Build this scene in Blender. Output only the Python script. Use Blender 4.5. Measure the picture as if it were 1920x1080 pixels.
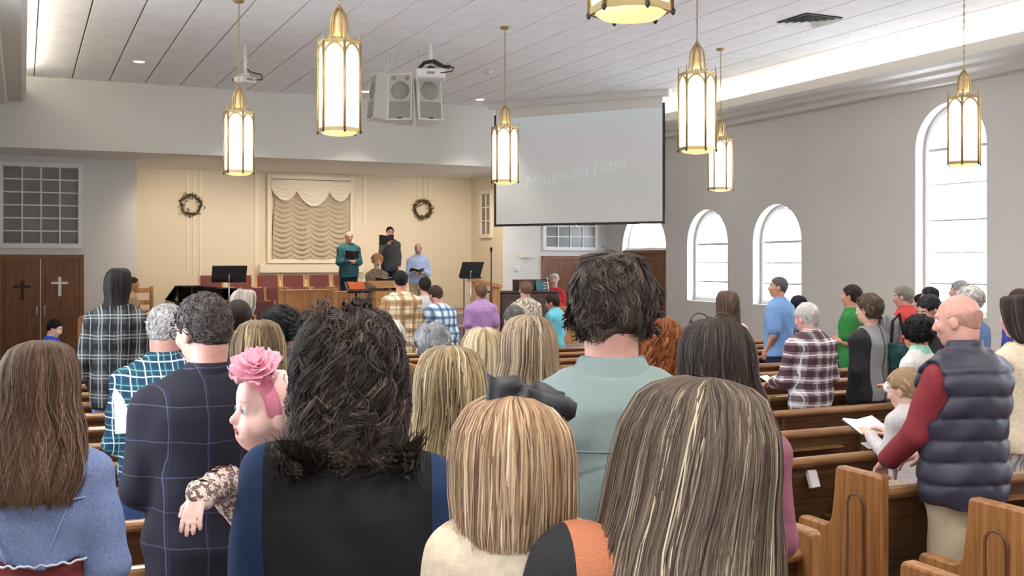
import bpy, math, random
import numpy as np
from mathutils import Vector, Matrix

random.seed(7); rng = np.random.default_rng(7)
scene = bpy.context.scene
for _o in list(bpy.data.objects): bpy.data.objects.remove(_o)
COL = scene.collection

# ------------------------------------------------------------------ camera
FPX = 2000.0; HORIZON = 490.0; CAMZ = 1.84
TH = math.atan2(917.0, FPX); CT, ST = math.cos(TH), math.sin(TH)
cd = bpy.data.cameras.new('camera'); cam = bpy.data.objects.new('camera', cd); COL.objects.link(cam)
cd.sensor_width = 36.0; cd.lens = FPX/1920*36.0; cd.clip_start = 0.05; cd.clip_end = 300
cd.shift_y = -(540-HORIZON)/1920.0
cam.location = (0, 0, CAMZ); cam.rotation_euler = (math.pi/2, 0, -TH)
scene.camera = cam

# ------------------------------------------------------------------ world, light, exposure
scene.view_settings.view_transform = 'Standard'; scene.view_settings.look = 'None'
scene.view_settings.gamma = 1.0; scene.view_settings.use_curve_mapping = False
scene.view_settings.exposure = 0.94
wd = bpy.data.worlds.new('sky'); scene.world = wd; wd.use_nodes = True
wn = wd.node_tree.nodes; wn['Background'].inputs[0].default_value = (0.90, 0.95, 1.0, 1); wn['Background'].inputs[1].default_value = 7.5

def area(name, loc, size, energy, color, rot):
    l = bpy.data.lights.new(name, 'AREA'); l.shape = 'RECTANGLE'; l.size, l.size_y = size; l.energy = energy; l.color = color
    o = bpy.data.objects.new(name, l); COL.objects.link(o); o.location = loc; o.rotation_euler = rot; return o
# the lamps hidden in the two ceiling coves, shining up on the ceiling
COVE_COL = (1.0, 0.95, 0.78)
area('cove_lamp', (13.0, 7.0, 4.98), (0.15, 27.0), 340, COVE_COL, (math.pi, 0, 0))
area('cove_lamp', (-0.4, 7.0, 4.98), (0.15, 27.0), 340, COVE_COL, (math.pi, 0, 0))
# recessed ceiling downlights over the platform; unseen hall spots added for ambient light
def spot(loc, target, energy, color, ang, blend=0.8, rad=0.08):
    l = bpy.data.lights.new('downlight_or_fill_lamp', 'SPOT'); l.energy = energy; l.color = color; l.spot_size = math.radians(ang); l.spot_blend = blend; l.shadow_soft_size = rad
    o = bpy.data.objects.new('downlight_or_fill_lamp', l); COL.objects.link(o); o.location = loc
    o.rotation_euler = (Vector(target)-Vector(loc)).to_track_quat('-Z', 'Y').to_euler(); return o
CEIL = CAMZ+3.43
WARM = (1.0, 0.84, 0.64)
for sx in (3.4, 6.3, 9.2): spot((sx, 22.3, 3.85), (sx, 24.6, 1.2), 120, WARM, 120)
for (sx, sy) in ((1.8, 19.3), (6.27, 20.6), (8.8, 20.6), (3.9, 20.6)): spot((sx, sy, CEIL-0.03), (sx, sy+0.6, 0), 110, (1.0, 0.90, 0.78), 84)
for sx in (0.9, 3.2, 6.3, 9.6):  # added spots without fittings, fill light for the hall
    for sy in (-3.5, 0.8, 6.8, 11.8): spot((sx, sy, CEIL-0.03), (sx, sy, 0), 240, (1.0, 0.95, 0.89), 140, 1.0, 0.12)

# ------------------------------------------------------------------ picture geometry helpers (pixel of the photograph + distance -> place)
def ray(px, z):
    u = (px-960.0)/FPX
    return z*(u*CT+ST), z*(CT-u*ST)
def at(px, py, z):
    X, Y = ray(px, z); return Vector((X, Y, CAMZ+(HORIZON-py)*z/FPX))
def zY(px, Y): return Y/(CT-(px-960.0)/FPX*ST)
def zX(px, X): return X/((px-960.0)/FPX*CT+ST)
def onY(px, py, Y): return at(px, py, zY(px, Y))
def onX(px, py, X): return at(px, py, zX(px, X))
def fz(Y): return -0.18*min(max(Y/20.0, 0.0), 1.0)

# ------------------------------------------------------------------ materials
MATS = {}
def mat(name, rgb, rough=0.6, metal=0.0, emit=None, estr=0.0, noise=0.0, nscale=30.0, bump=0.0, bscale=200.0, spec=0.5, stretch=None, sheen=0.0):
    if name in MATS: return MATS[name]
    m = bpy.data.materials.new(name); m.use_nodes = True; MATS[name] = m
    nt = m.node_tree; b = nt.nodes['Principled BSDF']
    c = (rgb[0], rgb[1], rgb[2], 1)
    b.inputs['Base Color'].default_value = c; b.inputs['Roughness'].default_value = rough; b.inputs['Metallic'].default_value = metal
    b.inputs['Specular IOR Level'].default_value = spec
    if sheen: b.inputs['Sheen Weight'].default_value = sheen
    if emit: b.inputs['Emission Color'].default_value = (*emit, 1); b.inputs['Emission Strength'].default_value = estr
    tc = None
    def coord(sc):
        nonlocal tc
        if tc is None: tc = nt.nodes.new('ShaderNodeTexCoord')
        mp = nt.nodes.new('ShaderNodeMapping'); mp.inputs['Scale'].default_value = sc
        nt.links.new(tc.outputs['Object'], mp.inputs['Vector']); return mp.outputs['Vector']
    if noise:
        n = nt.nodes.new('ShaderNodeTexNoise'); n.inputs['Scale'].default_value = nscale; n.inputs['Detail'].default_value = 5
        nt.links.new(coord(stretch or (1, 1, 1)), n.inputs['Vector'])
        r = nt.nodes.new('ShaderNodeValToRGB'); r.color_ramp.elements[0].position = 0.3; r.color_ramp.elements[1].position = 0.7
        r.color_ramp.elements[0].color = tuple(v*(1-noise) for v in rgb)+(1,); r.color_ramp.elements[1].color = tuple(min(1, v*(1+noise)) for v in rgb)+(1,)
        nt.links.new(n.outputs['Fac'], r.inputs['Fac']); nt.links.new(r.outputs['Color'], b.inputs['Base Color'])
    if bump:
        n2 = nt.nodes.new('ShaderNodeTexNoise'); n2.inputs['Scale'].default_value = bscale; n2.inputs['Detail'].default_value = 3
        nt.links.new(coord((1, 1, 1)), n2.inputs['Vector'])
        bp = nt.nodes.new('ShaderNodeBump'); bp.inputs['Strength'].default_value = bump; bp.inputs['Distance'].default_value = 0.01
        nt.links.new(n2.outputs['Fac'], bp.inputs['Height']); nt.links.new(bp.outputs['Normal'], b.inputs['Normal'])
    return m
def wood(name, dark, light, axis='X', rough=0.38, sc=1.0):
    if name in MATS: return MATS[name]
    m = bpy.data.materials.new(name); m.use_nodes = True; MATS[name] = m
    nt = m.node_tree; b = nt.nodes['Principled BSDF']; b.inputs['Roughness'].default_value = rough
    tc = nt.nodes.new('ShaderNodeTexCoord'); mp = nt.nodes.new('ShaderNodeMapping')
    s = {'X': (1.2, 22, 22), 'Y': (22, 1.2, 22), 'Z': (22, 22, 1.2)}[axis]
    mp.inputs['Scale'].default_value = tuple(v*sc for v in s)
    nt.links.new(tc.outputs['Object'], mp.inputs['Vector'])
    n = nt.nodes.new('ShaderNodeTexNoise'); n.inputs['Scale'].default_value = 2.2; n.inputs['Detail'].default_value = 8; n.inputs['Distortion'].default_value = 0.6
    nt.links.new(mp.outputs['Vector'], n.inputs['Vector'])
    r = nt.nodes.new('ShaderNodeValToRGB'); e = r.color_ramp.elements
    e[0].position = 0.32; e[1].position = 0.68; e[0].color = (*dark, 1); e[1].color = (*light, 1)
    nt.links.new(n.outputs['Fac'], r.inputs['Fac']); nt.links.new(r.outputs['Color'], b.inputs['Base Color'])
    bp = nt.nodes.new('ShaderNodeBump'); bp.inputs['Strength'].default_value = 0.12; bp.inputs['Distance'].default_value = 0.004
    nt.links.new(n.outputs['Fac'], bp.inputs['Height']); nt.links.new(bp.outputs['Normal'], b.inputs['Normal'])
    return m
def plaid(name, base, bands, rough=0.8, axes=('x', 'z')):
    """woven check: bands = (axis, period, centre, width, colour, strength)"""
    if name in MATS: return MATS[name]
    m = bpy.data.materials.new(name); m.use_nodes = True; MATS[name] = m
    nt = m.node_tree; b = nt.nodes['Principled BSDF']; b.inputs['Roughness'].default_value = rough; b.inputs['Specular IOR Level'].default_value = 0.2
    tc = nt.nodes.new('ShaderNodeTexCoord'); sp = nt.nodes.new('ShaderNodeSeparateXYZ'); nt.links.new(tc.outputs['Object'], sp.inputs[0])
    def M(op, a, b_=None, c=None):
        n = nt.nodes.new('ShaderNodeMath'); n.operation = op
        for i, v in enumerate((a, b_, c)):
            if v is None: continue
            if isinstance(v, (int, float)): n.inputs[i].default_value = v
            else: nt.links.new(v, n.inputs[i])
        return n.outputs[0]
    nz = nt.nodes.new('ShaderNodeTexNoise'); nz.inputs['Scale'].default_value = 5; nt.links.new(tc.outputs['Object'], nz.inputs['Vector'])
    wob = M('MULTIPLY', M('SUBTRACT', nz.outputs['Fac'], 0.5), 0.035)
    ax = {'x': M('ADD', M('ADD', sp.outputs['X'], M('MULTIPLY', sp.outputs['Y'], 0.55)), wob), 'z': M('ADD', sp.outputs['Z'], wob)}
    col = None
    for (a, per, cen, wid, rgb, st) in bands:
        f = M('FRACT', M('ADD', M('DIVIDE', ax[a], per), 100.0-cen+0.5))
        mask = M('LESS_THAN', M('ABSOLUTE', M('SUBTRACT', f, 0.5)), wid/2)
        fac = M('MULTIPLY', mask, st)
        mx = nt.nodes.new('ShaderNodeMix'); mx.data_type = 'RGBA'
        if col is None: mx.inputs[6].default_value = (*base, 1)
        else: nt.links.new(col, mx.inputs[6])
        mx.inputs[7].default_value = (*rgb, 1); nt.links.new(fac, mx.inputs[0]); col = mx.outputs[2]
    nt.links.new(col, b.inputs['Base Color'])
    return m
def blotch(name, colors, scale, rough=0.8):
    if name in MATS: return MATS[name]
    m = bpy.data.materials.new(name); m.use_nodes = True; MATS[name] = m
    nt = m.node_tree; b = nt.nodes['Principled BSDF']; b.inputs['Roughness'].default_value = rough
    tc = nt.nodes.new('ShaderNodeTexCoord'); n = nt.nodes.new('ShaderNodeTexNoise'); n.inputs['Scale'].default_value = scale; n.inputs['Detail'].default_value = 3
    nt.links.new(tc.outputs['Object'], n.inputs['Vector'])
    r = nt.nodes.new('ShaderNodeValToRGB'); r.color_ramp.interpolation = 'CONSTANT'
    e = r.color_ramp.elements
    while len(e) < len(colors): e.new(0.5)
    for i, c in enumerate(colors): e[i].position = 0.0 if i == 0 else 0.36+0.28*(i-1)/max(1, len(colors)-2); e[i].color = (*c, 1)
    nt.links.new(n.outputs['Fac'], r.inputs['Fac']); nt.links.new(r.outputs['Color'], b.inputs['Base Color']); return m
def hairmat(cols, rough=0.42):
    name = 'hair_%d' % len(MATS)
    m = bpy.data.materials.new(name); m.use_nodes = True; MATS[name] = m
    nt = m.node_tree; b = nt.nodes['Principled BSDF']; b.inputs['Roughness'].default_value = rough; b.inputs['Specular IOR Level'].default_value = 0.22
    a = nt.nodes.new('ShaderNodeAttribute'); a.attribute_name = 'strand'
    r = nt.nodes.new('ShaderNodeValToRGB'); e = r.color_ramp.elements
    while len(e) < len(cols): e.new(0.5)
    for i, c in enumerate(cols): e[i].position = i/max(1, len(cols)-1); e[i].color = (*c, 1)
    nt.links.new(a.outputs['Fac'], r.inputs['Fac']); nt.links.new(r.outputs['Color'], b.inputs['Base Color']); return m
def glassmat(name, tint=(0.95, 0.97, 1.0), gl=0.06):
    if name in MATS: return MATS[name]
    m = bpy.data.materials.new(name); m.use_nodes = True; MATS[name] = m
    nt = m.node_tree; nt.nodes.clear()
    o = nt.nodes.new('ShaderNodeOutputMaterial'); t = nt.nodes.new('ShaderNodeBsdfTransparent'); g = nt.nodes.new('ShaderNodeBsdfGlossy'); x = nt.nodes.new('ShaderNodeMixShader')
    t.inputs[0].default_value = (*tint, 1); g.inputs['Roughness'].default_value = 0.08; x.inputs[0].default_value = gl
    nt.links.new(t.outputs[0], x.inputs[1]); nt.links.new(g.outputs[0], x.inputs[2]); nt.links.new(x.outputs[0], o.inputs[0]); return m

# ------------------------------------------------------------------ mesh helpers
def link(name, me, m=None, parent=None):
    o = bpy.data.objects.new(name, me); COL.objects.link(o)
    if m is not None and not me.materials: me.materials.append(m)
    if parent is not None: o.parent = parent
    return o
def tag(o, label=None, cat=None, group=None, kind=None):
    if label: o['label'] = label
    if cat: o['category'] = cat
    if group: o['group'] = group
    if kind: o['kind'] = kind
    return o
def empty(name, loc=(0, 0, 0), rz=0.0, label=None, cat=None, group=None, kind=None):
    o = bpy.data.objects.new(name, None); COL.objects.link(o); o.location = loc; o.rotation_euler = (0, 0, rz); o.empty_display_size = 0.1
    return tag(o, label, cat, group, kind)
def dup(o, parent=None):
    c = o.copy(); COL.objects.link(c)
    if parent is not None: c.parent = parent
    for ch in list(o.children): dup(ch, c)
    return c
class MB:
    def __init__(s): s.v = []; s.f = []; s.sm = []
    def add(s, verts, faces, smooth=False):
        n = len(s.v); s.v += [tuple(p) for p in verts]; s.f += [tuple(i+n for i in f) for f in faces]; s.sm += [smooth]*len(faces); return s
    def box(s, a, b, M=None):
        (x0, y0, z0), (x1, y1, z1) = a, b
        vs = [Vector(p) for p in ((x0, y0, z0), (x1, y0, z0), (x1, y1, z0), (x0, y1, z0), (x0, y0, z1), (x1, y0, z1), (x1, y1, z1), (x0, y1, z1))]
        if M is not None: vs = [M @ v for v in vs]
        return s.add(vs, [(0, 3, 2, 1), (4, 5, 6, 7), (0, 1, 5, 4), (1, 2, 6, 5), (2, 3, 7, 6), (3, 0, 4, 7)])
    def bbox(s, a, b, bev=0.01, M=None):
        """box with bevelled edges"""
        (x0, y0, z0), (x1, y1, z1) = a, b; vs = []; q = bev
        for (z, i) in ((z0, q), (z0+q, 0), (z1-q, 0), (z1, q)):
            for (x, y) in ((x0+i+q, y0+i), (x1-i-q, y0+i), (x1-i, y0+i+q), (x1-i, y1-i-q), (x1-i-q, y1-i), (x0+i+q, y1-i), (x0+i, y1-i-q), (x0+i, y0+i+q)): vs.append(Vector((x, y, z)))
        if M is not None: vs = [M @ v for v in vs]
        fs = [tuple(range(7, -1, -1)), tuple(range(24, 32))]
        for k in range(3):
            for i in range(8): fs.append((k*8+i, k*8+(i+1) % 8, k*8+8+(i+1) % 8, k*8+8+i))
        return s.add(vs, fs)
    def tube(s, pts, r, n=8, closed=False, cap=True):
        pts = [Vector(p) for p in pts]; N = len(pts); rs = r if isinstance(r, (list, tuple)) else [r]*N
        vs = []; up = None
        for i, p in enumerate(pts):
            if closed: t = pts[(i+1) % N]-pts[i-1]
            else: t = pts[min(i+1, N-1)]-pts[max(i-1, 0)]
            t.normalize()
            if up is None: up = Vector((0, 0, 1)) if abs(t.z) < 0.9 else Vector((1, 0, 0))
            a = t.cross(up)
            if a.length < 1e-6: a = t.cross(Vector((0, 1, 0)))
            a.normalize(); b = a.cross(t); up = b
            for k in range(n):
                an = 2*math.pi*k/n; vs.append(p+(a*math.cos(an)+b*math.sin(an))*rs[i])
        fs = []
        for i in range(N if closed else N-1):
            j = (i+1) % N
            for k in range(n): fs.append((i*n+k, j*n+k, j*n+(k+1) % n, i*n+(k+1) % n))
        if cap and not closed: fs += [tuple(range(n)), tuple(range((N-1)*n+n-1, (N-1)*n-1, -1))]
        return s.add(vs, fs, True)
    def lathe(s, prof, n=24, c=(0, 0, 0), smooth=True):
        vs = []; fs = []; c = Vector(c)
        for (r, z) in prof:
            for k in range(n):
                a = 2*math.pi*k/n; vs.append(c+Vector((r*math.cos(a), r*math.sin(a), z)))
        for i in range(len(prof)-1):
            for k in range(n): fs.append((i*n+k, i*n+(k+1) % n, (i+1)*n+(k+1) % n, (i+1)*n+k))
        fs += [tuple(range(n-1, -1, -1)), tuple(range((len(prof)-1)*n, len(prof)*n))]
        return s.add(vs, fs, smooth)
    def prism(s, poly, d0, d1, plane='yz', M=None):
        """extrude a closed 2-D outline; plane 'yz' along x, 'xz' along y, 'xy' along z"""
        def P(a, b, d): return {'yz': Vector((d, a, b)), 'xz': Vector((a, d, b)), 'xy': Vector((a, b, d))}[plane]
        n = len(poly); vs = [P(a, b, d0) for a, b in poly]+[P(a, b, d1) for a, b in poly]
        if M is not None: vs = [M @ v for v in vs]
        fs = [tuple(range(n)), tuple(range(2*n-1, n-1, -1))]+[(i, n+i, n+(i+1) % n, (i+1) % n) for i in range(n)]
        return s.add(vs, fs)
    def mesh(s, name):
        me = bpy.data.meshes.new(name); me.from_pydata([tuple(v) for v in s.v], [], s.f)
        me.polygons.foreach_set('use_smooth', s.sm)
        import bmesh
        bm = bmesh.new(); bm.from_mesh(me); bmesh.ops.recalc_face_normals(bm, faces=bm.faces); bm.to_mesh(me); bm.free()
        me.update(); return me
    def build(s, name, m, parent=None, loc=None):
        o = link(name, s.mesh(name), m, parent)
        if loc is not None: o.location = loc
        return o
def B(name, a, b, m, parent=None, bev=0.0):
    mb = MB()
    if bev: mb.bbox(a, b, bev)
    else: mb.box(a, b)
    return mb.build(name, m, parent)

# ================================================================== THE SETTING
M_wall = mat('wall_paint', (0.62, 0.59, 0.55), 0.85, bump=0.05, bscale=60)
M_wallw = mat('front_wall_paint', (0.70, 0.68, 0.65), 0.85, bump=0.05, bscale=60)
M_warm = mat('platform_wall_warm_lit', (0.74, 0.66, 0.52), 0.85, bump=0.05, bscale=60)  # warm tone of the stage spots is put into this wall colour
M_trim = mat('white_trim', (0.80, 0.79, 0.77), 0.5)
M_cream = mat('cream_trim', (0.78, 0.71, 0.58), 0.6)
M_corn = mat('cornice_paint', (0.60, 0.57, 0.52), 0.7)
M_tile = mat('ceiling_tile', (0.86, 0.85, 0.855), 0.9, noise=0.05, nscale=3, bump=0.25, bscale=160)
M_groove = mat('ceiling_backing', (0.18, 0.165, 0.14), 0.9)
M_floor = mat('floor_carpet', (0.30, 0.26, 0.24), 0.95, noise=0.2, nscale=150)
M_winw = mat('window_white', (0.88, 0.89, 0.90), 0.45)
M_glass = glassmat('window_glass')
M_dkglass = mat('dark_interior_glass', (0.17, 0.165, 0.15), 0.25, noise=0.25, nscale=1.5)
M_door = wood('door_wood', (0.13, 0.048, 0.018), (0.25, 0.105, 0.042), 'Z')
M_frame = wood('door_frame_wood', (0.17, 0.065, 0.02), (0.28, 0.12, 0.045), 'Z')
M_steel = mat('brushed_steel', (0.75, 0.75, 0.74), 0.3, 0.9)
M_black = mat('black_metal', (0.022, 0.022, 0.024), 0.45)
M_whitep = mat('white_plastic', (0.75, 0.74, 0.72), 0.5)
M_brass = mat('brass', (0.42, 0.32, 0.145), 0.35, 0.75)

XL, XR, YF, YB, YH, YA = -0.7, 13.3, 23.3, -8.0, 21.7, 25.3
HB = CAMZ+2.10
AX0, AX1 = 2.14, 10.45
def struct(o): o['kind'] = 'structure'; return o

fl = MB(); fl.add([(XL-.4, YB-.4, 0), (XR+.4, YB-.4, 0), (XR+.4, 0, 0), (XL-.4, 0, 0), (XR+.4, 20, -.18), (XL-.4, 20, -.18), (XR+.4, YA+.3, -.18), (XL-.4, YA+.3, -.18)],
                  [(0, 1, 2, 3), (3, 2, 4, 5), (5, 4, 6, 7)])
struct(fl.build('floor', M_floor))

# ceiling: dark backing with acoustic tiles hung below it
ceil = struct(B('ceiling', (XL-.4, YB-.4, CEIL+.02), (XR+.4, YH+.3, CEIL+.15), M_groove))
TW, TL, TX0 = 0.65, 1.22, 0.19
tile_mb = MB().bbox((0.011, 0.002, 0.0), (TW-0.011, TL-0.002, 0.028), 0.004); tile_me = tile_mb.mesh('ceiling_tile'); tile_me.materials.append(M_tile)
rest = MB(); nrow = int((YH-YB)/TL)+1
for j in range(nrow):
    y0 = YH-(j+1)*TL
    for i in range(19):
        x0 = TX0+i*TW
        if y0 > 8.2:
            t = link('ceiling_tile', tile_me, None, ceil); t.location = (x0, y0, CEIL)
        elif y0 > YB-1: rest.box((x0+.011, max(y0, YB)+.002, CEIL), (x0+TW-.011, y0+TL-.002, CEIL+.028))
r_ = rest.build('ceiling_tile_field', M_tile, ceil); r_['kind'] = 'stuff'
B('ceiling_margin', (XL, YB, CEIL), (TX0-.011, YH, CEIL+.028), M_tile, ceil); B('ceiling_margin', (TX0+19*TW+.011, YB, CEIL), (XR, YH, CEIL+.028), M_tile, ceil)

def arch_pts(y0, y1, zs, n=20, rise=None):
    c = (y0+y1)/2; R = (y1-y0)/2; rise = rise or R
    return [(c-R*math.cos(math.pi*k/n), zs+rise*math.sin(math.pi*k/n)) for k in range(n+1)]
def side_wall(name, x0, x1, wins, ztop):
    """wall along y with arched openings: wins = (y0, y1, sill, spring)"""
    mb = MB(); y = YB
    for (a, b, sill, spr) in sorted(wins):
        mb.box((x0, y, -.4), (x1, a, ztop))
        mb.box((x0, a, -.4), (x1, b, sill))
        ap = arch_pts(a, b, spr)
        for k in range(len(ap)-1):
            (ya, za), (yb, zb) = ap[k], ap[k+1]
            mb.prism([(ya, za), (yb, zb), (yb, ztop), (ya, ztop)], x0, x1, 'yz')
        y = b
    mb.box((x0, y, -.4), (x1, YA, ztop))
    return struct(mb.build(name, M_wall))
def zwin(sill_px, top_px, z): return CAMZ+(HORIZON-sill_px)*z/FPX, CAMZ+(HORIZON-top_px)*z/FPX
SILL = 0.98
RW = [(18.27, 19.75, SILL, 2.95-.74), (15.96, 17.42, SILL, 2.95-.73), (11.72, 13.14, SILL, 4.36-.71), (7.4, 8.82, SILL, 4.36-.71), (3.1, 4.52, SILL, 4.36-.71), (-1.2, .22, SILL, 4.36-.71)]  # the three tall windows nearest the camera are unseen, added for daylight
FAN = (20.6, 22.55, -.3, 2.09)
side_wall('wall_right', XR, XR+.34, RW+[FAN], CEIL+.1)
LWIN = [(11.72, 13.14, SILL, 3.6), (7.4, 8.82, SILL, 3.6), (3.1, 4.52, SILL, 3.6), (-1.2, .22, SILL, 3.6), (-5.6, -4.2, SILL, 3.6)]
side_wall('wall_left', XL-.34, XL, LWIN, CEIL+.1)
struct(B('wall_back', (XL-.34, YB-.3, -.2), (XR+.34, YB, CEIL+.1), M_wall))

def ring(mb, y0, y1, zs, z0, x0, x1, w):
    """arched frame ring of width w between x0 and x1"""
    out = [(y0, z0)]+arch_pts(y0, y1, zs)+[(y1, z0)]
    inn = [(y0+w, z0+w)]+arch_pts(y0+w, y1-w, zs)+[(y1-w, z0+w)]
    for k in range(len(out)):
        j = (k+1) % len(out)
        mb.prism([out[k], out[j], inn[j], inn[k]], x0, x1, 'yz')
WINN = [0]
def arch_window(y0, y1, sill, spr, xin, d, bars, fan=True, big=False):
    WINN[0] += 1
    w = empty('window_%d' % WINN[0], (0, 0, 0), kind='structure')
    xf = xin+d*.20; x1 = xin+d*.26; fw = .055
    mb = MB(); ring(mb, y0+.002, y1-.002, spr, sill, xf, x1, fw); mb.build('window_frame', M_winw, w)
    mb = MB(); ring(mb, y0+.06, y1-.06, spr, sill+.05, min(xf-d*.02, x1-d*.03), max(xf-d*.02, x1-d*.03), .035); mb.build('sash', M_winw, w)
    c, R = (y0+y1)/2, (y1-y0)/2-fw
    lo = sill+fw; zs = [lo]+list(bars)
    for k, z in enumerate(bars):
        t = .05 if k == len(bars)-1 else (.035 if not big else .03)
        B('glazing_bar', (min(xf, x1), y0+fw, z-t/2), (max(xf, x1), y1-fw, z+t/2), M_winw if k % 2 else mat('grey_bar', (.55, .57, .6), .5), w)
    for k in range(len(bars)):
        B('pane', (xf+d*.022, y0+fw, zs[k]), (xf+d*.028, y1-fw, zs[k+1]), M_glass, w)
    # fan light: three panes parted by two slanting bars
    base = bars[-1]
    for k, (a0, a1) in enumerate(((0, 62), (62, 118), (118, 180))):
        n = 8; poly = [(c, base)]+[(c-R*math.cos(math.radians(a0+(a1-a0)*i/n)), spr+R*math.sin(math.radians(a0+(a1-a0)*i/n))) for i in range(n+1)]
        if k == 0: poly.insert(1, (c-R, base))
        if k == 2: poly.append((c+R, base))
        MB().prism(poly, xf+d*.022, xf+d*.028, 'yz').build('pane', M_glass, w)
    for a in (62, 118):
        p1 = (c-R*math.cos(math.radians(a)), spr+R*math.sin(math.radians(a)))
        MB().tube([(xf+d*.025, c, base), (xf+d*.025, p1[0], p1[1])], .011, 6).build('fan_bar', M_winw, w)
    return w
for (a, b, s, sp) in RW:
    big = sp > 3
    bars = [s+.42, s+.83, sp] if not big else [s+.50, s+1.0, s+1.52, s+2.1, sp]
    arch_window(a, b, s, sp, XR, 1, bars, big=big)
for (a, b, s, sp) in LWIN:
    arch_window(a, b, s, sp, XL, -1, [s+.5, s+1.0, s+1.52, s+2.1, sp], big=True)
# fan light above the side exit
y0, y1 = FAN[0], FAN[1]; sp = 2.14; c = (y0+y1)/2; R = (y1-y0)/2-.07
fw_ = empty('window_%d' % (WINN[0]+1), kind='structure')
mb = MB()
o1 = arch_pts(y0, y1, sp); i1 = arch_pts(y0+.07, y1-.07, sp)
for k in range(len(o1)-1): mb.prism([o1[k], o1[k+1], i1[k+1], i1[k]], XR+.16, XR+.22, 'yz')
mb.box((XR+.12, y0, sp-.05), (XR+.24, y1, sp+.02)); mb.build('window_frame', M_winw, fw_)
for k in range(4):
    a0, a1 = 45*k, 45*(k+1); n = 8
    poly = [(c, sp+.02)]+[(c-R*math.cos(math.radians(a0+(a1-a0)*i/n)), sp+.02+R*math.sin(math.radians(a0+(a1-a0)*i/n))) for i in range(n+1)]
    MB().prism(poly, XR+.185, XR+.19, 'yz').build('pane', M_glass, fw_)
for a in (45, 90, 135): MB().tube([(XR+.188, c, sp), (XR+.188, c-R*math.cos(math.radians(a)), sp+R*math.sin(math.radians(a)))], .012, 6).build('fan_bar', M_winw, fw_)

# front wall either side of the platform recess, recess shell, header beam
struct(B('wall_front_left', (XL, YF, -.4), (AX0, YF+.25, HB), M_wallw))
struct(B('wall_front_right', (AX1, YF, -.4), (XR, YF+.25, HB), M_wallw))
struct(B('wall_alcove_back', (AX0-.25, YA, -.4), (AX1+.25, YA+.25, HB), M_warm))
struct(B('wall_alcove_left', (AX0-.25, YF+.25, -.4), (AX0, YA, HB), M_warm))
struct(B('wall_alcove_right', (AX1, YF+.25, -.4), (AX1+.25, YA, HB), M_warm))
struct(B('wall_alcove_return', (AX1-.006, YF-.0, -.4), (AX1+.0, YF+.25, HB), M_warm))
hd = struct(B('beam_header', (XL, YH, HB), (XR, YA+.25, CEIL+.02), M_wallw))
B('beam_moulding', (XL, YH-.025, HB), (XR, YH, HB+.07), M_wallw, hd)
prof = [(13.3, 4.62), (13.08, 4.62), (13.06, 4.70), (12.88, 4.73), (12.86, 4.79), (12.62, 4.80), (12.55, 4.85), (12.55, 5.02), (12.62, 5.02), (12.64, 4.90), (13.3, 4.90)]
for nm, f in (('trim_1', lambda x: x), ('trim_2', lambda x: 12.6-x)):
    struct(MB().prism([(f(x), z) for x, z in prof], YB, YH-.03, 'xz').build(nm, M_corn))
struct(B('baseboard_right', (XR-.02, YB, -.2), (XR, YF, .0), M_trim))
# platform with two choir risers
PL = 0.16
M_carpet = mat('platform_carpet', (0.30, 0.24, 0.21), 0.95, noise=.15, nscale=120)
struct(B('floor_platform', (1.6, 18.7, -.3), (11.3, YA, PL), M_carpet))
struct(B('floor_riser_low', (AX0+.1, 21.75, PL), (AX1-.1, YA, 0.40), M_carpet)); struct(B('floor_riser_high', (AX0+.1, 22.55, .40), (AX1-.1, YA, 0.65), M_carpet)); struct(B('floor_riser_step', (7.05, 22.56, .65), (8.1, 23.05, 0.78), M_carpet))

# doors
def plain_door(n, X0, X1, ztop, zbot, Y, leaves=2):
    d = empty('door_%d' % n, kind='structure')
    mb = MB(); f = .075
    mb.box((X0-f, Y-.05, zbot), (X0, Y, ztop+f)); mb.box((X1, Y-.05, zbot), (X1+f, Y, ztop+f)); mb.box((X0-f, Y-.06, ztop), (X1+f, Y, ztop+f)); mb.build('door_frame', M_frame, d)
    w = (X1-X0)/leaves
    for k in range(leaves):
        a = X0+k*w+.004; lf = B('door_leaf', (a, Y-.035, zbot), (a+w-.008, Y-.002, ztop), M_door, d)
        for (p0, p1) in ((.12, .46), (.54, .88)):
            for (q0, q1) in ((.08, .44), (.50, .95)):
                B('door_panel', (a+w*p0, Y-.042, zbot+(ztop-zbot)*q0), (a+w*p1, Y-.03, zbot+(ztop-zbot)*q1), M_door, lf, .004)
        hx = a+(w*.9 if k == 0 else w*.1)
        MB().tube([(hx, Y-.05, zbot+.95), (hx, Y-.09, zbot+.97), (hx, Y-.09, zbot+1.12), (hx, Y-.05, zbot+1.14)], .011, 8).build('door_handle', M_steel, lf)
    return d
FZ = -.18
d1 = plain_door(1, -.41, 1.05, 1.90, FZ, YF)
B('meeting_strip', (.312, YF-.045, FZ), (.328, YF-.03, 1.90), mat('brass_strip', (.7, .62, .5), .4, .3), d1)
d2 = plain_door(2, 11.55, 12.98, 1.90, FZ, YF)
# crosses fixed to the left-hand door leaves
def cross(px, py, m, label):
    p = onY(px, py, YF-.045)
    mb = MB(); mb.bbox((p.x-.03, YF-.065, p.z-.24), (p.x+.03, YF-.043, p.z+.15), .006); mb.bbox((p.x-.16, YF-.064, p.z+.0), (p.x+.16, YF-.044, p.z+.05), .006)
    tag(mb.build('wall_cross', m), label, 'cross', 'crosses on the double doors')
cross(112, 533, M_steel, 'polished silver cross shining on the door leaf beside the plaid shirt')
cross(42, 540, mat('dark_bronze', (.05, .03, .02), .4, .5), 'dark bronze cross on the wooden door leaf at the picture edge')
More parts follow.
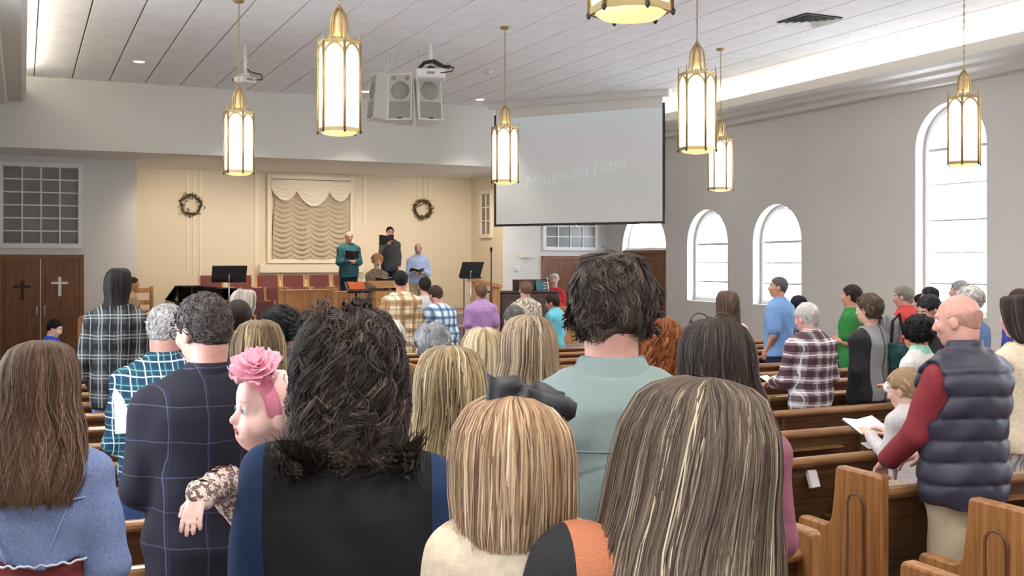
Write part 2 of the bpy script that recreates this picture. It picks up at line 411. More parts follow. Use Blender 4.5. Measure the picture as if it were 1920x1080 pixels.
# side exit (two wooden leaves under the fan light)
d3 = empty('door_3', kind='structure')
for k, (a, b) in enumerate(((FAN[0]+.08, c-.004), (c+.004, FAN[1]-.08))):
    lf = B('door_leaf', (XR+.10, a, FZ), (XR+.15, b, 2.05), M_door, d3)
    for q0, q1 in ((.08, .45), (.52, .95)): B('door_panel', (XR+.09, a+.12, FZ+2.2*q0), (XR+.105, b-.12, FZ+2.2*q1), M_door, lf, .004)
    MB().tube([(XR+.06, (a if k else b)+(.1 if k else -.1), .85), (XR+.06, (a if k else b)+(.1 if k else -.1), 1.1)], .014, 8).build('door_handle', M_black, lf)
mb = MB()
mb.box((XR+.02, FAN[0], FZ), (XR+.2, FAN[0]+.08, 2.08)); mb.box((XR+.02, FAN[1]-.08, FZ), (XR+.2, FAN[1], 2.08)); mb.box((XR+.02, FAN[0], 2.04), (XR+.2, FAN[1], 2.10)); mb.build('door_frame', M_frame, d3)

# many-paned interior windows above the doors, and the small one in the recess side wall
def grid_window(n, origin, ux, W_, H_, cols, rows, nrm, fm):
    """origin lower left corner, ux unit vector along the width, nrm into the room"""
    w = empty('window_%d' % n, kind='structure')
    o = Vector(origin); ux = Vector(ux); nr = Vector(nrm); uz = Vector((0, 0, 1))
    Mx = Matrix((ux.to_4d(), nr.to_4d(), uz.to_4d(), (0, 0, 0, 1))).transposed(); Mx = Matrix.Translation(o) @ Matrix(((ux.x, nr.x, 0, 0), (ux.y, nr.y, 0, 0), (0, 0, 1, 0), (0, 0, 0, 1)))
    mb = MB(); f = .085
    for a, b in (((-f, 0, -f), (0, .05, H_+f)), ((W_, 0, -f), (W_+f, .05, H_+f)), ((0, 0, H_), (W_, .05, H_+f)), ((0, 0, -f), (W_, .06, 0))): mb.box(a, b, Mx)
    mb.build('window_frame', fm, w)
    pw, ph, g = W_/cols, H_/rows, .014
    for i in range(1, cols): MB().box((i*pw-g, .0, 0), (i*pw+g, .034, H_), Mx).build('muntin', fm, w)
    for j in range(1, rows): MB().box((0, .0, j*ph-g), (W_, .03, j*ph+g), Mx).build('muntin', fm, w)
    for i in range(cols):
        for j in range(rows): MB().box((i*pw+g, .001, j*ph+g), ((i+1)*pw-g, .008, (j+1)*ph-g), Mx).build('pane', M_dkglass, w)
    return w
grid_window(20, (-.36, YF, 2.19), (1, 0, 0), 1.38, 1.54, 4, 6, (0, -1, 0), M_trim)
grid_window(21, (11.58, YF, 2.19), (1, 0, 0), 1.36, 1.54, 4, 6, (0, -1, 0), M_trim)
pA, pB_ = onX(904, 440, AX1), onX(921, 440, AX1)
M_dkg2 = M_dkglass
grid_window(22, (AX1, pB_.y, pA.z), (0, 1, 0), abs(pA.y-pB_.y), 1.0, 2, 3, (-1, 0, 0), M_cream)

# mouldings on the recess back wall (panel lines beside the wreaths, framed opening for the shade)
def strip(px, y0, y1, w=.05, d=.02):
    a = onY(px, y0, YA); b = onY(px, y1, YA); return struct(B('trim_%d' % (10+strip.n), (a.x-w/2, YA-d, b.z), (a.x+w/2, YA, a.z), M_cream))
strip.n = 0
for px, a, b in ((352, 300, 518), (364, 300, 518), (376, 300, 518), (481, 300, 535), (684, 318, 420), (796, 318, 372), (805, 318, 372), (784, 318, 372)):
    strip.n += 1; strip(px, a, b, .05 if px not in (481, 684) else .09)
cx = 6.28; wz0, wz1 = CAMZ+.05, CAMZ+1.95; hw = .95
fr = empty('trim_3', kind='structure')
for a, b in (((cx-hw-.1, YA-.10, wz0-.1), (cx-hw, YA, wz1+.1)), ((cx+hw, YA-.10, wz0-.1), (cx+hw+.1, YA, wz1+.1)), ((cx-hw, YA-.10, wz1), (cx+hw, YA, wz1+.1)), ((cx-hw, YA-.10, wz0-.1), (cx+hw, YA, wz0))): B('frame_board', a, b, M_cream, fr, .008)
B('sill_board', (cx-hw-.3, YA-.22, wz0-.32), (cx+hw+.3, YA, wz0-.12), M_cream, fr, .01)
# ruched balloon shade: four columns of scalloped folds, with a three-swag valance
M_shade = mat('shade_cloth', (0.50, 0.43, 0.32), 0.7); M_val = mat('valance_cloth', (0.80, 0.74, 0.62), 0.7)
sh = empty('ruched_curtain', (cx, YA-.02, wz0), 0, 'cream ruched curtain with scalloped swags behind the choir', 'curtain')
ncol, ncx, ncz = 4, 14, 150
for kcol in range(ncol):
    x0, x1 = -hw+.02+kcol*(2*hw-.04)/ncol, -hw+.02+(kcol+1)*(2*hw-.04)/ncol
    vs, fs = [], []
    for j in range(ncz+1):
        zz = 1.62*j/ncz
        for i in range(ncx+1):
            s = i/ncx; sag = 4*s*(1-s)
            ph = (zz+.105*sag)/.118+.35*kcol
            saw = ph-math.floor(ph)
            dep = (.016+.062*sag)*(1-abs(2*saw-.7)/1.3)+.02
            tp = 1-.10*(zz/1.62)**2
            vs.append(((x0+(x1-x0)*s)*tp, -dep-.02, zz+.0*sag))
    for j in range(ncz):
        for i in range(ncx): a = j*(ncx+1)+i; fs.append((a, a+1, a+ncx+2, a+ncx+1))
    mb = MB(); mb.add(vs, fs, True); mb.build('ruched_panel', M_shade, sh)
for (xa, xb, drop) in ((-hw-.02, -.34, .40), (-.40, .46, .52), (.40, hw+.02, .40)):
    vs, fs = [], []; ni, nj = 24, 30
    for j in range(nj+1):
        t = j/nj
        for i in range(ni+1):
            s = i/ni; sag = 4*s*(1-s)
            zt = 1.88-(t*(.22+(drop-.12)*sag))-.0
            dep = .07+.05*sag+.022*math.sin(t*34)*(.25+sag)
            vs.append((xa+(xb-xa)*s, -dep-.03, zt))
    for j in range(nj):
        for i in range(ni): a = j*(ni+1)+i; fs.append((a, a+1, a+ni+2, a+ni+1))
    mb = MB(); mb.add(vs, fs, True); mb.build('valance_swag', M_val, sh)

# ================================================================== LANTERNS, CEILING FITTINGS
M_lglass = mat('lantern_glass', (0.9, 0.85, 0.72), 0.5, emit=(1.0, 0.90, 0.74), estr=.70)
M_lbot = mat('lantern_amber_glass', (0.9, 0.7, 0.35), 0.5, emit=(1.0, 0.66, 0.26), estr=.55, noise=.3)
LB = CAMZ+1.17
def make_lantern():
    t = empty('pendant_lantern')
    R, Hh = .192, .78
    cor = [Vector((R*math.cos(math.pi/3*k), R*math.sin(math.pi/3*k), 0)) for k in range(6)]
    glass = None
    for k in range(6):
        a, b = cor[k]*.97, cor[(k+1) % 6]*.97
        mb = MB(); n = (a+b).normalized()*.006
        vs = [a+Vector((0, 0, .03)), b+Vector((0, 0, .03)), b+Vector((0, 0, Hh-.02)), a+Vector((0, 0, Hh-.02))]
        mb.add(vs+[v-n for v in vs], [(0, 1, 2, 3), (7, 6, 5, 4), (0, 4, 5, 1), (1, 5, 6, 2), (2, 6, 7, 3), (3, 7, 4, 0)]); mb.build('glass_panel', M_lglass, t)
        MB().tube([cor[k]+Vector((0, 0, 0)), cor[k]+Vector((0, 0, Hh))], .0125, 6).build('corner_post', M_brass, t)
        # pointed arch over the panel
        pts = []
        for i in range(13):
            s = i/12; p = cor[k]*1.01*(1-s)+cor[(k+1) % 6]*1.01*s; pts.append(p+Vector((0, 0, Hh-.13+.115*math.sin(math.pi*s)**.6)))
        MB().tube(pts, .0095, 5).build('arch_rib', M_brass, t)
        # crown rib curving up to the top knob
        rb = []
        for (r, z) in ((.178, Hh), (.10, Hh+.03), (.078, Hh+.09), (.076, Hh+.18), (.065, Hh+.25), (.035, Hh+.30), (.012, Hh+.33)):
            rb.append(cor[k].normalized()*r+Vector((0, 0, z)))
        MB().tube(rb, .009, 6).build('crown_rib', M_brass, t)
        MB().lathe([(.007, 0), (.009, .02), (.004, .03), (.006, .06), (.001, .085)], 6, cor[k]+Vector((0, 0, Hh+.01))).build('finial', M_brass, t)
        MB().lathe([(.004, 0), (.012, .012), (.012, .025), (.004, .035)], 6, cor[k]*1.03+Vector((0, 0, -.03))).build('drop_bead', M_black, t)
    for z, h in ((-.012, .035), (Hh-.012, .03)):
        mb = MB(); o6 = [c_*1.03 for c_ in cor]; i6 = [c_*.93 for c_ in cor]
        for k in range(6):
            j = (k+1) % 6
            q = [o6[k], o6[j], i6[j], i6[k]]
            mb.add([p+Vector((0, 0, z)) for p in q]+[p+Vector((0, 0, z+h)) for p in q], [(0, 3, 2, 1), (4, 5, 6, 7), (0, 1, 5, 4), (1, 2, 6, 5), (2, 3, 7, 6), (3, 0, 4, 7)])
        mb.build('hexagonal_band', M_brass, t)
    MB().lathe([(.165, 0), (.165, -.012), (.14, -.03), (.08, -.042), (.01, -.046)], 24).build('base_glass', M_lbot, t)
    MB().lathe([(.06, Hh+.08), (.062, Hh+.2), (.04, Hh+.27), (.01, Hh+.31)], 12).build('crown_cup', mat('crown_amber', (.75, .55, .3), .5, .3), t)
    MB().lathe([(.008, Hh+.31), (.022, Hh+.325), (.022, Hh+.34), (.006, Hh+.36)], 12).build('top_knob', M_brass, t)
    # chain of links up to the ceiling canopy
    zc0, zc1 = Hh+.35, CEIL-LB-.03; nl = int((zc1-zc0)/.045); mb = MB()
    for k in range(nl):
        zc = zc0+(k+.5)*(zc1-zc0)/nl; hl = (zc1-zc0)/nl*.62
        pts = [(math.cos(a)*.010, 0, zc+math.sin(a)*hl) if k % 2 else (0, math.cos(a)*.010, zc+math.sin(a)*hl) for a in [2*math.pi*i/8 for i in range(8)]]
        mb.tube(pts, .0035, 4, closed=True)
    mb.tube([(.009, 0, zc0), (.009, .004, (zc0+zc1)/2), (.009, 0, zc1)], .003, 4)
    mb.build('chain', M_brass, t)
    MB().lathe([(.02, zc1-.01), (.055, zc1), (.075, zc1+.02), (.078, zc1+.03)], 20).build('ceiling_canopy', M_brass, t)
    return t
lan = make_lantern(); first = True
LX, LY = (2.58, 6.42, 10.24), (4.3, 9.35, 14.25)
LAB = {(0, 2): 'brass hexagonal lantern hanging in front of the left wreath', (0, 1): 'large lit lantern hanging left of the ceiling loudspeakers', (1, 2): 'brass lantern hanging before the left edge of the projection screen',
       (1, 1): 'lit lantern hanging just right of the projection screen', (2, 2): 'smaller far lantern partly hidden behind another lantern', (2, 1): 'pinkish lantern hanging in front of the tall arched window',
       (0, 0): 'nearest lantern with only its amber base in the picture', (1, 0): 'brass lantern out of the picture above the aisle', (2, 0): 'brass lantern out of the picture by the side windows'}
for i, x in enumerate(LX):
    for j, y in enumerate(LY):
        o = lan if first else dup(lan); first = False
        o.location = (x, y, LB); o.rotation_euler = (0, 0, math.radians(22+7*((i*2+j) % 3)))
        tag(o, LAB[(i, j)], 'lamp', 'pendant lanterns')
def ceil_at(px, py): z = FPX*(CEIL-CAMZ)/(HORIZON-py); X, Y = ray(px, z); return X, Y
for k, (px, py, lb) in enumerate(((261, 115, 'round recessed ceiling light at the left of the ceiling'), (686, 171, 'recessed ceiling light beside the large lantern'), (900, 186, 'recessed ceiling light above the left corner of the screen'))):
    x, y = ceil_at(px, py); t = empty('recessed_downlight', (x, y, CEIL), 0, lb, 'ceiling light', 'recessed downlights')
    MB().lathe([(.115, 0), (.115, -.008), (.095, -.012), (.09, -.006)], 28).build('trim_ring', M_whitep, t)
    MB().lathe([(.088, -.002), (.088, -.009), (.001, -.010)], 24).build('lens', mat('lamp_lens', (1, 1, 1), .5, emit=(1, .93, .8), estr=6.0), t)
x, y = ceil_at(915, 133); t = empty('smoke_detector', (x, y, CEIL), 0, 'small white smoke detector on the ceiling above the screen', 'smoke detector')
MB().lathe([(.07, 0), (.07, -.02), (.05, -.045), (.02, -.05)], 20).build('housing', M_whitep, t); MB().lathe([(.012, -.05), (.01, -.056)], 10).build('indicator', M_black, t)
x, y = ceil_at(1518, 37); t = empty('ceiling_vent', (x, y, CEIL), 0, 'square louvred air vent set in the ceiling', 'vent')
for k in range(4):
    o_, i_ = .32-.075*k, .32-.075*k-.045; z0_, z1_ = -.004-.006*k, -.03-.004*k; mb = MB()
    O = [(-o_, -o_), (o_, -o_), (o_, o_), (-o_, o_)]; I = [(-i_, -i_), (i_, -i_), (i_, i_), (-i_, i_)]
    vs = [(a, b, z1_) for a, b in O]+[(a, b, z0_) for a, b in I]
    mb.add(vs+[(a, b, z+.006) for a, b, z in vs], [(i, (i+1) % 4, 4+(i+1) % 4, 4+i) for i in range(4)]+[(8+4+i, 8+4+(i+1) % 4, 8+(i+1) % 4, 8+i) for i in range(4)])
    mb.build('louvre', M_whitep, t)
MB().box((-.33, -.33, -.003), (.33, .33, -.001)).build('vent_throat', mat('vent_dark', (.02, .025, .03), .8), t)

# projection screen hung across the front right corner
sl, sr = at(927, 425, 23.2), at(1247, 422, 21.3)
dirx = Vector((sr.x-sl.x, sr.y-sl.y, 0)); SW = dirx.length; dirx.normalize()
scr = empty('projection_screen', (sl.x, sl.y, sl.z), math.atan2(dirx.y, dirx.x), 'large white projection screen with a black border in the corner', 'projection screen')
SH = 2.42; M_scr = bpy.data.materials.new('screen_picture'); M_scr.use_nodes = True; MATS['screen_picture'] = M_scr
nt = M_scr.node_tree; b_ = nt.nodes['Principled BSDF']; b_.inputs['Roughness'].default_value = .8; b_.inputs['Base Color'].default_value = (.44, .44, .43, 1)
tc = nt.nodes.new('ShaderNodeTexCoord'); sp_ = nt.nodes.new('ShaderNodeSeparateXYZ'); nt.links.new(tc.outputs['Generated'], sp_.inputs[0])
rp = nt.nodes.new('ShaderNodeValToRGB'); e = rp.color_ramp.elements
e[0].position = 0; e[0].color = (.60, .58, .53, 1); e[1].position = 1; e[1].color = (.56, .68, .68, 1)
for p, c_ in ((.4, (.58, .59, .55, 1)), (.6, (.62, .56, .60, 1)), (.75, (.60, .57, .62, 1))): q = e.new(p); q.color = c_
nt.links.new(sp_.outputs['Z'], rp.inputs[0]); nt.links.new(rp.outputs[0], b_.inputs['Emission Color']); b_.inputs['Emission Strength'].default_value = .20
MB().box((.05, -.01, .05), (SW-.05, .0, SH-.09)).build('screen_cloth', M_scr, scr)
mb = MB(); mb.box((0, -.012, 0), (SW, .012, .05)); mb.box((0, -.012, 0), (.05, .012, SH-.0)); mb.box((SW-.05, -.012, 0), (SW, .012, SH-.0)); mb.build('black_border', M_black, scr)
B('blank_band', (.05, -.008, SH-.09), (SW-.05, .002, SH+.14), mat('screen_white', (.78, .77, .74), .8), scr)
B('roller_case', (-.12, -.09, SH+.12), (SW+.12, .09, SH+.30), M_whitep, scr, .02)
MB().tube([(SW/2, 0, .0), (SW/2, -.02, -.03)], .02, 8).build('pull_tab', M_whitep, scr)
for xx in (.3, SW-.3): MB().tube([(xx, 0, SH+.28), (xx, 0, CEIL-sl.z)], .012, 6).build('hanging_rod', M_whitep, scr)
def text(name, body, size, loc, rot, m, parent, ext=.002, shear=0.0):
    cu = bpy.data.curves.new(name, 'FONT'); cu.body = body; cu.size = size; cu.extrude = ext; cu.shear = shear; cu.align_x = 'CENTER'
    o = bpy.data.objects.new(name, cu); COL.objects.link(o); o.location = loc; o.rotation_euler = rot; o.parent = parent
    dg = bpy.context.evaluated_depsgraph_get(); me = bpy.data.meshes.new_from_object(o.evaluated_get(dg)); bpy.data.objects.remove(o)
    q = link(name, me, None, parent); me.materials.clear(); me.materials.append(m); q.location = loc; q.rotation_euler = rot; return q
for wd_, fx_, fz_ in (('Mountain', .38, .37), ('Time', .68, .445)): text('screen_lettering', wd_, .40, (SW*fx_, -.0115, SH*fz_), (math.pi/2, math.radians(-9), 0), mat('screen_letter', (.46, .48, .47), .8, emit=(.60, .66, .63), estr=.225), scr, .0008, .35)

# projectors on ceiling poles
def projector(px, py, z, big, label):
    p = at(px, py, z); t = empty('ceiling_projector', (p.x, p.y, p.z), math.radians(-20 if big else 25), label, 'projector', 'ceiling projectors')
    s = 1.5 if big else 1.0
    B('body', (-.15*s, -.12*s, -.05*s), (.15*s, .12*s, .05*s), M_whitep, t, .02)
    MB().lathe([(.035*s, 0), (.04*s, .03), (.03*s, .035)], 16).build('lens', M_black, t).matrix_local = Matrix.Translation((-.10*s, .12*s, 0)) @ Matrix.Rotation(-math.pi/2, 4, 'X')
    MB().box((-.06, -.1205*s-.002, -.02), (.06, -.1205*s, .02)).build('rear_panel', mat('grey_panel', (.25, .25, .26), .5), t)
    MB().tube([(0, 0, .05*s), (0, 0, CEIL-p.z)], .028, 12).build('ceiling_pole', M_whitep, t)
    MB().lathe([(.03, 0), (.07, .02), (.07, .04), (.03, .06)], 16, (0, 0, .05*s)).build('swivel_bracket', M_whitep if not big else M_black, t)
    MB().tube([(.1*s, -.12*s, 0), (.22*s, -.14*s, .02), (.24*s, -.1, .10), (.08, -.02, .14), (0, .03, .22)], .010, 6).build('cable', M_black, t)
    if big: MB().tube([(-.18, 0, .1), (-.1, -.1, .17), (.05, -.08, .2), (.2, -.05, .12), (.3, 0, .13)], .03, 6).build('cable_bundle', M_black, t)
projector(460, 150, 17.0, False, 'small white projector on a ceiling pole beside the lantern chain')
projector(808, 140, 16.8, True, 'white projector with tangled black cables above the loudspeakers')
# loudspeaker cluster
M_spk = mat('speaker_white', (.70, .69, .66), .6); M_grl = mat('speaker_grille', (.46, .45, .41), .8); M_cone = mat('speaker_cone', (.30, .29, .25), .8)
def speaker(px, py, z, rz, tilt, label):
    p = at(px, py, z); t = empty('hanging_loudspeaker', (p.x, p.y, p.z), rz, label, 'loudspeaker', 'ceiling loudspeakers'); t.rotation_euler = (tilt, 0, rz)
    w, h, d = .20, .38, .20
    MB().prism([(-w, -d), (w, -d), (w*.62, d), (-w*.62, d)], -h, h, 'xy').build('cabinet', M_spk, t)
    mb = MB()
    for a, b in (((-w, -d-.012, -h), (-w+.018, -d, h)), ((w-.018, -d-.012, -h), (w, -d, h)), ((-w, -d-.012, h-.018), (w, -d, h)), ((-w, -d-.012, -h), (w, -d, -h+.018))): mb.box(a, b)
    mb.build('front_frame', M_spk, t)
    B('grille', (-w+.018, -d-.006, -h+.018), (w-.018, -d-.001, h-.018), M_grl, t)
    for nm, x, z_, r in (('woofer', 0, .10, .15), ('tweeter', -.11, .30, .035), ('tweeter', .11, .30, .035)):
        MB().lathe([(r, 0), (r, .003), (r*.2, .004)], 28).build(nm, M_cone, t).matrix_local = Matrix.Translation((x, -d-.006, z_)) @ Matrix.Rotation(math.pi/2, 4, 'X')
    B('horn_mouth', (-w+.03, -d-.009, -h+.03), (w-.03, -d-.006, -.08), M_cone, t)
    B('maker_badge', (-.04, -d-.013, -h+.02), (.04, -d-.008, -h+.045), M_black, t)
    for x in (-.12, .12): MB().tube([(x, 0, h-.01), (x*.9, 0, h+.12), (x*.8, .05*math.sin(tilt), CEIL-p.z+.0)], .006, 6).build('hanging_wire', M_steel, t)
speaker(755, 187, 17.3, -TH-.12, -.10, 'middle white loudspeaker of the three hung from the ceiling')
speaker(799, 189, 17.2, -TH+.38, -.16, 'right hand loudspeaker of the ceiling three, tilted under the projector')
speaker(720, 184, 17.7, -TH-1.15, -.10, 'loudspeaker of the ceiling three turned away to the left')

# small wall fittings
def plate(px, py, wall, w, h, label, name, cat, m=M_whitep, d=.025):
    if wall == 'X':
        p = onX(px, py, XR); t = empty(name, tuple(p), -math.pi/2, label, cat)
    else:
        p = onY(px, py, YF); t = empty(name, tuple(p), 0, label, cat)
    B('cover_plate', (-w/2, -d, -h/2), (w/2, 0, h/2), m, t, .006); B('centre_piece', (-w/5, -d-.01, -h/5), (w/5, -d, h/5), mat('fitting_grey', (.55, .6, .62), .5), t, .003)
plate(968, 504, 'Y', .13, .11, 'white thermostat on the wall beside the organ', 'thermostat', 'thermostat')
plate(986, 480, 'Y', .34, .10, 'cream emergency light high on the wall left of the far door', 'emergency_light', 'emergency light', M_cream, .07)
plate(1258, 556, 'X', .10, .15, 'ivory wall switch plate between the side exit and the window', 'light_switch', 'light switch', M_cream)

# wreaths: woven twigs with leaves and blooms
def wreath(px, py, seed, label):
    p = onY(px, py, YA-.06); t = empty('dried_wreath', tuple(p), 0, label, 'wreath', 'wreaths on the platform wall'); r = random.Random(seed)
    R = .215; mb = MB()
    for k in range(7):
        ph = r.random()*6.28; pts = []
        for i in range(28):
            a = 2*math.pi*i/28; rr = R+.03*math.sin(5*a+ph)+r.uniform(-.012, .012); pts.append((rr*math.cos(a), .03*math.cos(4*a+ph), rr*math.sin(a)))
        mb.tube(pts, .010, 5, closed=True)
    mb.build('twig_ring', mat('twig_brown', (.10, .065, .03), .9), t)
    for nm, m, n, sz in (('leaf_cluster', mat('wreath_green', (.045, .06, .04), .8, noise=.5), 80, .05), ('dry_leaf_cluster', mat('wreath_tan', (.28, .20, .10), .8, noise=.4), 55, .042), ('bloom_cluster', mat('wreath_cream', (.72, .66, .52), .8), 20, .03)):
        mb = MB()
        for k in range(n):
            a = r.random()*6.28; rr = R+r.gauss(0, .045); c0 = Vector((rr*math.cos(a), -.03+r.uniform(-.05, .03), rr*math.sin(a)))
            d = Vector((r.gauss(0, 1), r.gauss(0, .5), r.gauss(0, 1))).normalized(); s_ = Vector((r.gauss(0, 1), r.gauss(0, 1), r.gauss(0, 1))).cross(d).normalized(); n_ = d.cross(s_)
            L = sz*r.uniform(.7, 1.5); w = L*.3
            mb.add([c0, c0+d*L*.5+s_*w+n_*.006, c0+d*L, c0+d*L*.5-s_*w+n_*.006, c0+d*L*.5-n_*.006], [(0, 1, 4), (1, 2, 4), (2, 3, 4), (3, 0, 4), (0, 3, 1), (1, 3, 2)])
        mb.build(nm, m, t)['kind'] = 'stuff'
wreath(358, 384, 3, 'dried leaf wreath on the platform wall left of the curtain')
wreath(793, 392, 9, 'dried leaf wreath on the platform wall right of the curtain')

# ================================================================== PEWS
M_pew = wood('pew_oak_shaded', (0.060, 0.028, 0.010), (0.15, 0.076, 0.030), 'X', .33)  # darkened oak: shade on the pew backs is put into the colour
M_pewend = wood('pew_end_oak', (0.19, 0.075, 0.020), (0.37, 0.165, 0.052), 'Z', .35)
M_rail = wood('pew_rail_oak_lit', (0.15, 0.068, 0.022), (0.29, 0.145, 0.055), 'X', .28)  # lighter oak: the highlight along the rails is put into the colour
M_cush = mat('pew_cushion', (0.20, 0.055, 0.075), .95, noise=.15, nscale=250)
M_paper = mat('paper', (.80, .78, .73), .8); M_print = mat('paper_print', (.62, .60, .56), .8)
def arcpts(c, r, a0, a1, n=5): return [(c[0]+r*math.cos(math.radians(a0+(a1-a0)*i/n)), c[1]+r*math.sin(math.radians(a0+(a1-a0)*i/n))) for i in range(n+1)]
PEW_H = .84
def make_pew(L):
    t = empty('pew')
    out = [(-.13, 0), (.40, 0), (.42, .30)]+arcpts((.39, .59), .03, 0, 90, 4)+arcpts((.24, .68), .06, 270, 180, 5)[0:]+[(.165, .78)]+arcpts((.13, .885), .025, 0, 90, 4)+arcpts((-.115, .885), .025, 90, 180, 4)+[(-.14, .5)]
    for xe in (-.055, L):
        e = MB().prism(out, xe, xe+.055, 'yz').build('end_panel', M_pewend, t)
        cen = (.012, .0); xo = xe if xe < 0 else xe+.055; sg = -1 if xe < 0 else 1
        loop = [(cen[0]-.055, .12)]+[(cen[0]-.055*math.cos(math.pi*i/12), .745+.055*math.sin(math.pi*i/12)) for i in range(13)]+[(cen[0]+.055, .12)]
        MB().tube([(xo+sg*.001, a, b) for a, b in loop], .0075, 6, closed=True).build('arch_moulding', wood('pew_groove', (.07, .025, .008), (.14, .06, .02), 'Z'), e)
        mb = MB(); poly = [(a*.78+cen[0]*.22, b if b > .3 else .14) for a, b in loop]
        mb.prism(poly, xo, xo+sg*.006, 'yz').build('raised_panel', M_pewend, e)
        bv = e.modifiers.new('rounded_edge', 'BEVEL'); bv.width = .012; bv.segments = 2; bv.limit_method = 'ANGLE'; bv.angle_limit = .6
    back = [(.06, .36), (.085, .36), (-.055, PEW_H-.03), (-.08, PEW_H-.03)]
    MB().prism(back, 0, L, 'yz').build('backrest', M_pew, t)
    MB().prism([(.03, .08), (.05, .08), (.085, .40), (.06, .40)], 0, L, 'yz').build('lower_back', M_pew, t)
    rail = [(-.068+.036*math.cos(2*math.pi*k/14), PEW_H-.028+.028*math.sin(2*math.pi*k/14)) for k in range(14)]
    MB().prism(rail, -.02, L+.02, 'yz').build('top_rail', M_rail, t)
    B('seat', (0, .05, .36), (L, .40, .395), M_pew, t, .006); B('seat_cushion', (.01, .06, .395), (L-.01, .415, .45), M_cush, t, .02)
    n = max(1, int(L/1.6))
    for k in range(n):
        a = L*(k+.5)/n-.42; b = a+.84
        r = B('book_rack', (a, -.145, .50), (b, -.135, .60), M_pew, t); B('rack_floor', (a, -.145, .485), (b, .01, .50), M_pew, r)
        B('card_ledge', (a+.1, -.115, PEW_H-.125), (b-.1, -.055, PEW_H-.115), M_rail, t)
    for k in range(1, max(2, int(L/1.2))):
        x = L*k/max(2, int(L/1.2)); MB().prism([(-.06, .1), (.06, .1), (.07, .38), (-.06, PEW_H-.06), (-.085, PEW_H-.06)], x-.012, x+.012, 'yz').build('back_brace', M_pew, t)
    return t
LROW0, LPITCH, CROW0, CPITCH = 1.78, .71, 2.24, .78
ORD = ['first', 'second', 'third', 'fourth', 'fifth', 'sixth', 'seventh', 'eighth', 'ninth', 'tenth', 'eleventh', 'twelfth', 'thirteenth', 'fourteenth', 'fifteenth', 'sixteenth', 'seventeenth']
pw = make_pew(2.42); LROWS = [LROW0+LPITCH*k for k in range(15)]
for k, y in enumerate(LROWS):
    o = pw if k == 0 else dup(pw); o.location = (.12, y, fz(y)); o.rotation_euler = (0, 0, math.radians(-1.5))
    tag(o, 'short oak pew by the left wall, %s row from the camera' % ORD[k], 'pew', 'pews of the left block')
pw = make_pew(6.7); CROWS = [CROW0+CPITCH*k for k in range(14)]
CLAB = {1: 'oak pew cut off by the lower right picture edge, arched panel on its end', 2: 'oak pew with the arched end panel the man in the vest leans on', 3: 'oak pew with a white card holder on its back, before the leaning man', 4: 'oak pew with white cards lying along its back ledge'}
for k, y in enumerate(CROWS):
    o = pw if k == 0 else dup(pw); o.location = (3.55, y, fz(y))
    tag(o, CLAB.get(k, 'long oak pew of the middle block, %s row from the camera' % ORD[k]), 'pew', 'pews of the middle block')
# papers on the pews
def paper_slip(name, loc, size, rot, label, cat, m=M_paper, group=None):
    mb = MB(); mb.bbox((-size[0]/2, -size[1]/2, 0), (size[0]/2, size[1]/2, size[2]), min(.002, size[2]/3)); o = mb.build(name, m); o.location = loc; o.rotation_euler = rot; return tag(o, label, cat, group)
for i, (px, lb) in enumerate(((1492, 'white card on the pew ledge nearest the long haired woman'), (1574, 'white card lying left of its twin on the pew ledge'), (1607, 'white card lying right of its twin on the pew ledge'))):
    p = onY(px, 822, CROWS[4]-.10); paper_slip('pew_card', (p.x, CROWS[3]+.03, fz(4.7)+PEW_H-.028+.035), (.11, .07, .004), (.35, 0, 0), lb, 'card', group='pew cards')
p = onY(1526, 900, CROWS[3]-.085)
paper_slip('card_holder', (p.x, CROWS[3]-.062, p.z), (.065, .095, .025), (math.radians(70), 0, math.radians(8)), 'small white card holder fixed to the back of a pew', 'card holder', M_whitep)

# ================================================================== PLATFORM FURNITURE
M_oak = wood('golden_oak', (0.46, 0.21, 0.07), (0.70, 0.36, 0.14), 'Z', .4)
M_maroon = mat('maroon_cloth', (0.17, 0.055, 0.05), .9, noise=.2, nscale=200)
def make_choir_chair():
    t = empty('choir_chair'); w = .24
    for x in (-w, w):
        MB().prism([(-.03, 0), (.02, 0), (-.02, .45), (-.09, .90), (-.13, .90), (-.06, .45)], x-.018, x+.018, 'yz').build('rear_leg', M_oak, t)
        MB().box((x-.018, .36, 0), (x+.018, .40, .62)).build('front_leg', M_oak, t)
        B('armrest', (x-.025, -.04, .60), (x+.025, .42, .635), M_oak, t, .008)
    B('seat', (-w, -.03, .40), (w, .42, .47), M_maroon, t, .02)
    R_ = Matrix.Translation((0, -.055, .52)) @ Matrix.Rotation(math.radians(9), 4, 'X')
    MB().bbox((-w+.02, -.025, 0), (w-.02, .025, .37), .015, R_).build('backrest', M_maroon, t)
    return t
cc = make_choir_chair(); firstc = True
rows = [(23.4, .65, (397, 452, 503, 551, 600, 645)), (23.45, .65-.25, (416, 476, 521, 562, 608)), (22.55, .40-.24, (494,))]
rn = ['back', 'middle', 'front']
for ri, (Y, zb, pxs) in enumerate(rows):
    for k, px in enumerate(pxs):
        X = zY(px, Y)*((px-960)/FPX*CT+ST)
        o = cc if firstc else dup(cc); firstc = False
        yy = (23.4, 22.3, 21.35)[ri]
        X = zY(px, yy)*((px-960)/FPX*CT+ST)
        o.location = (X, yy, zb); o.rotation_euler = (0, 0, math.pi)
        tag(o, 'maroon upholstered choir chair in the %s row, %s from the left' % (rn[ri], ORD[k]), 'chair', 'choir chairs')
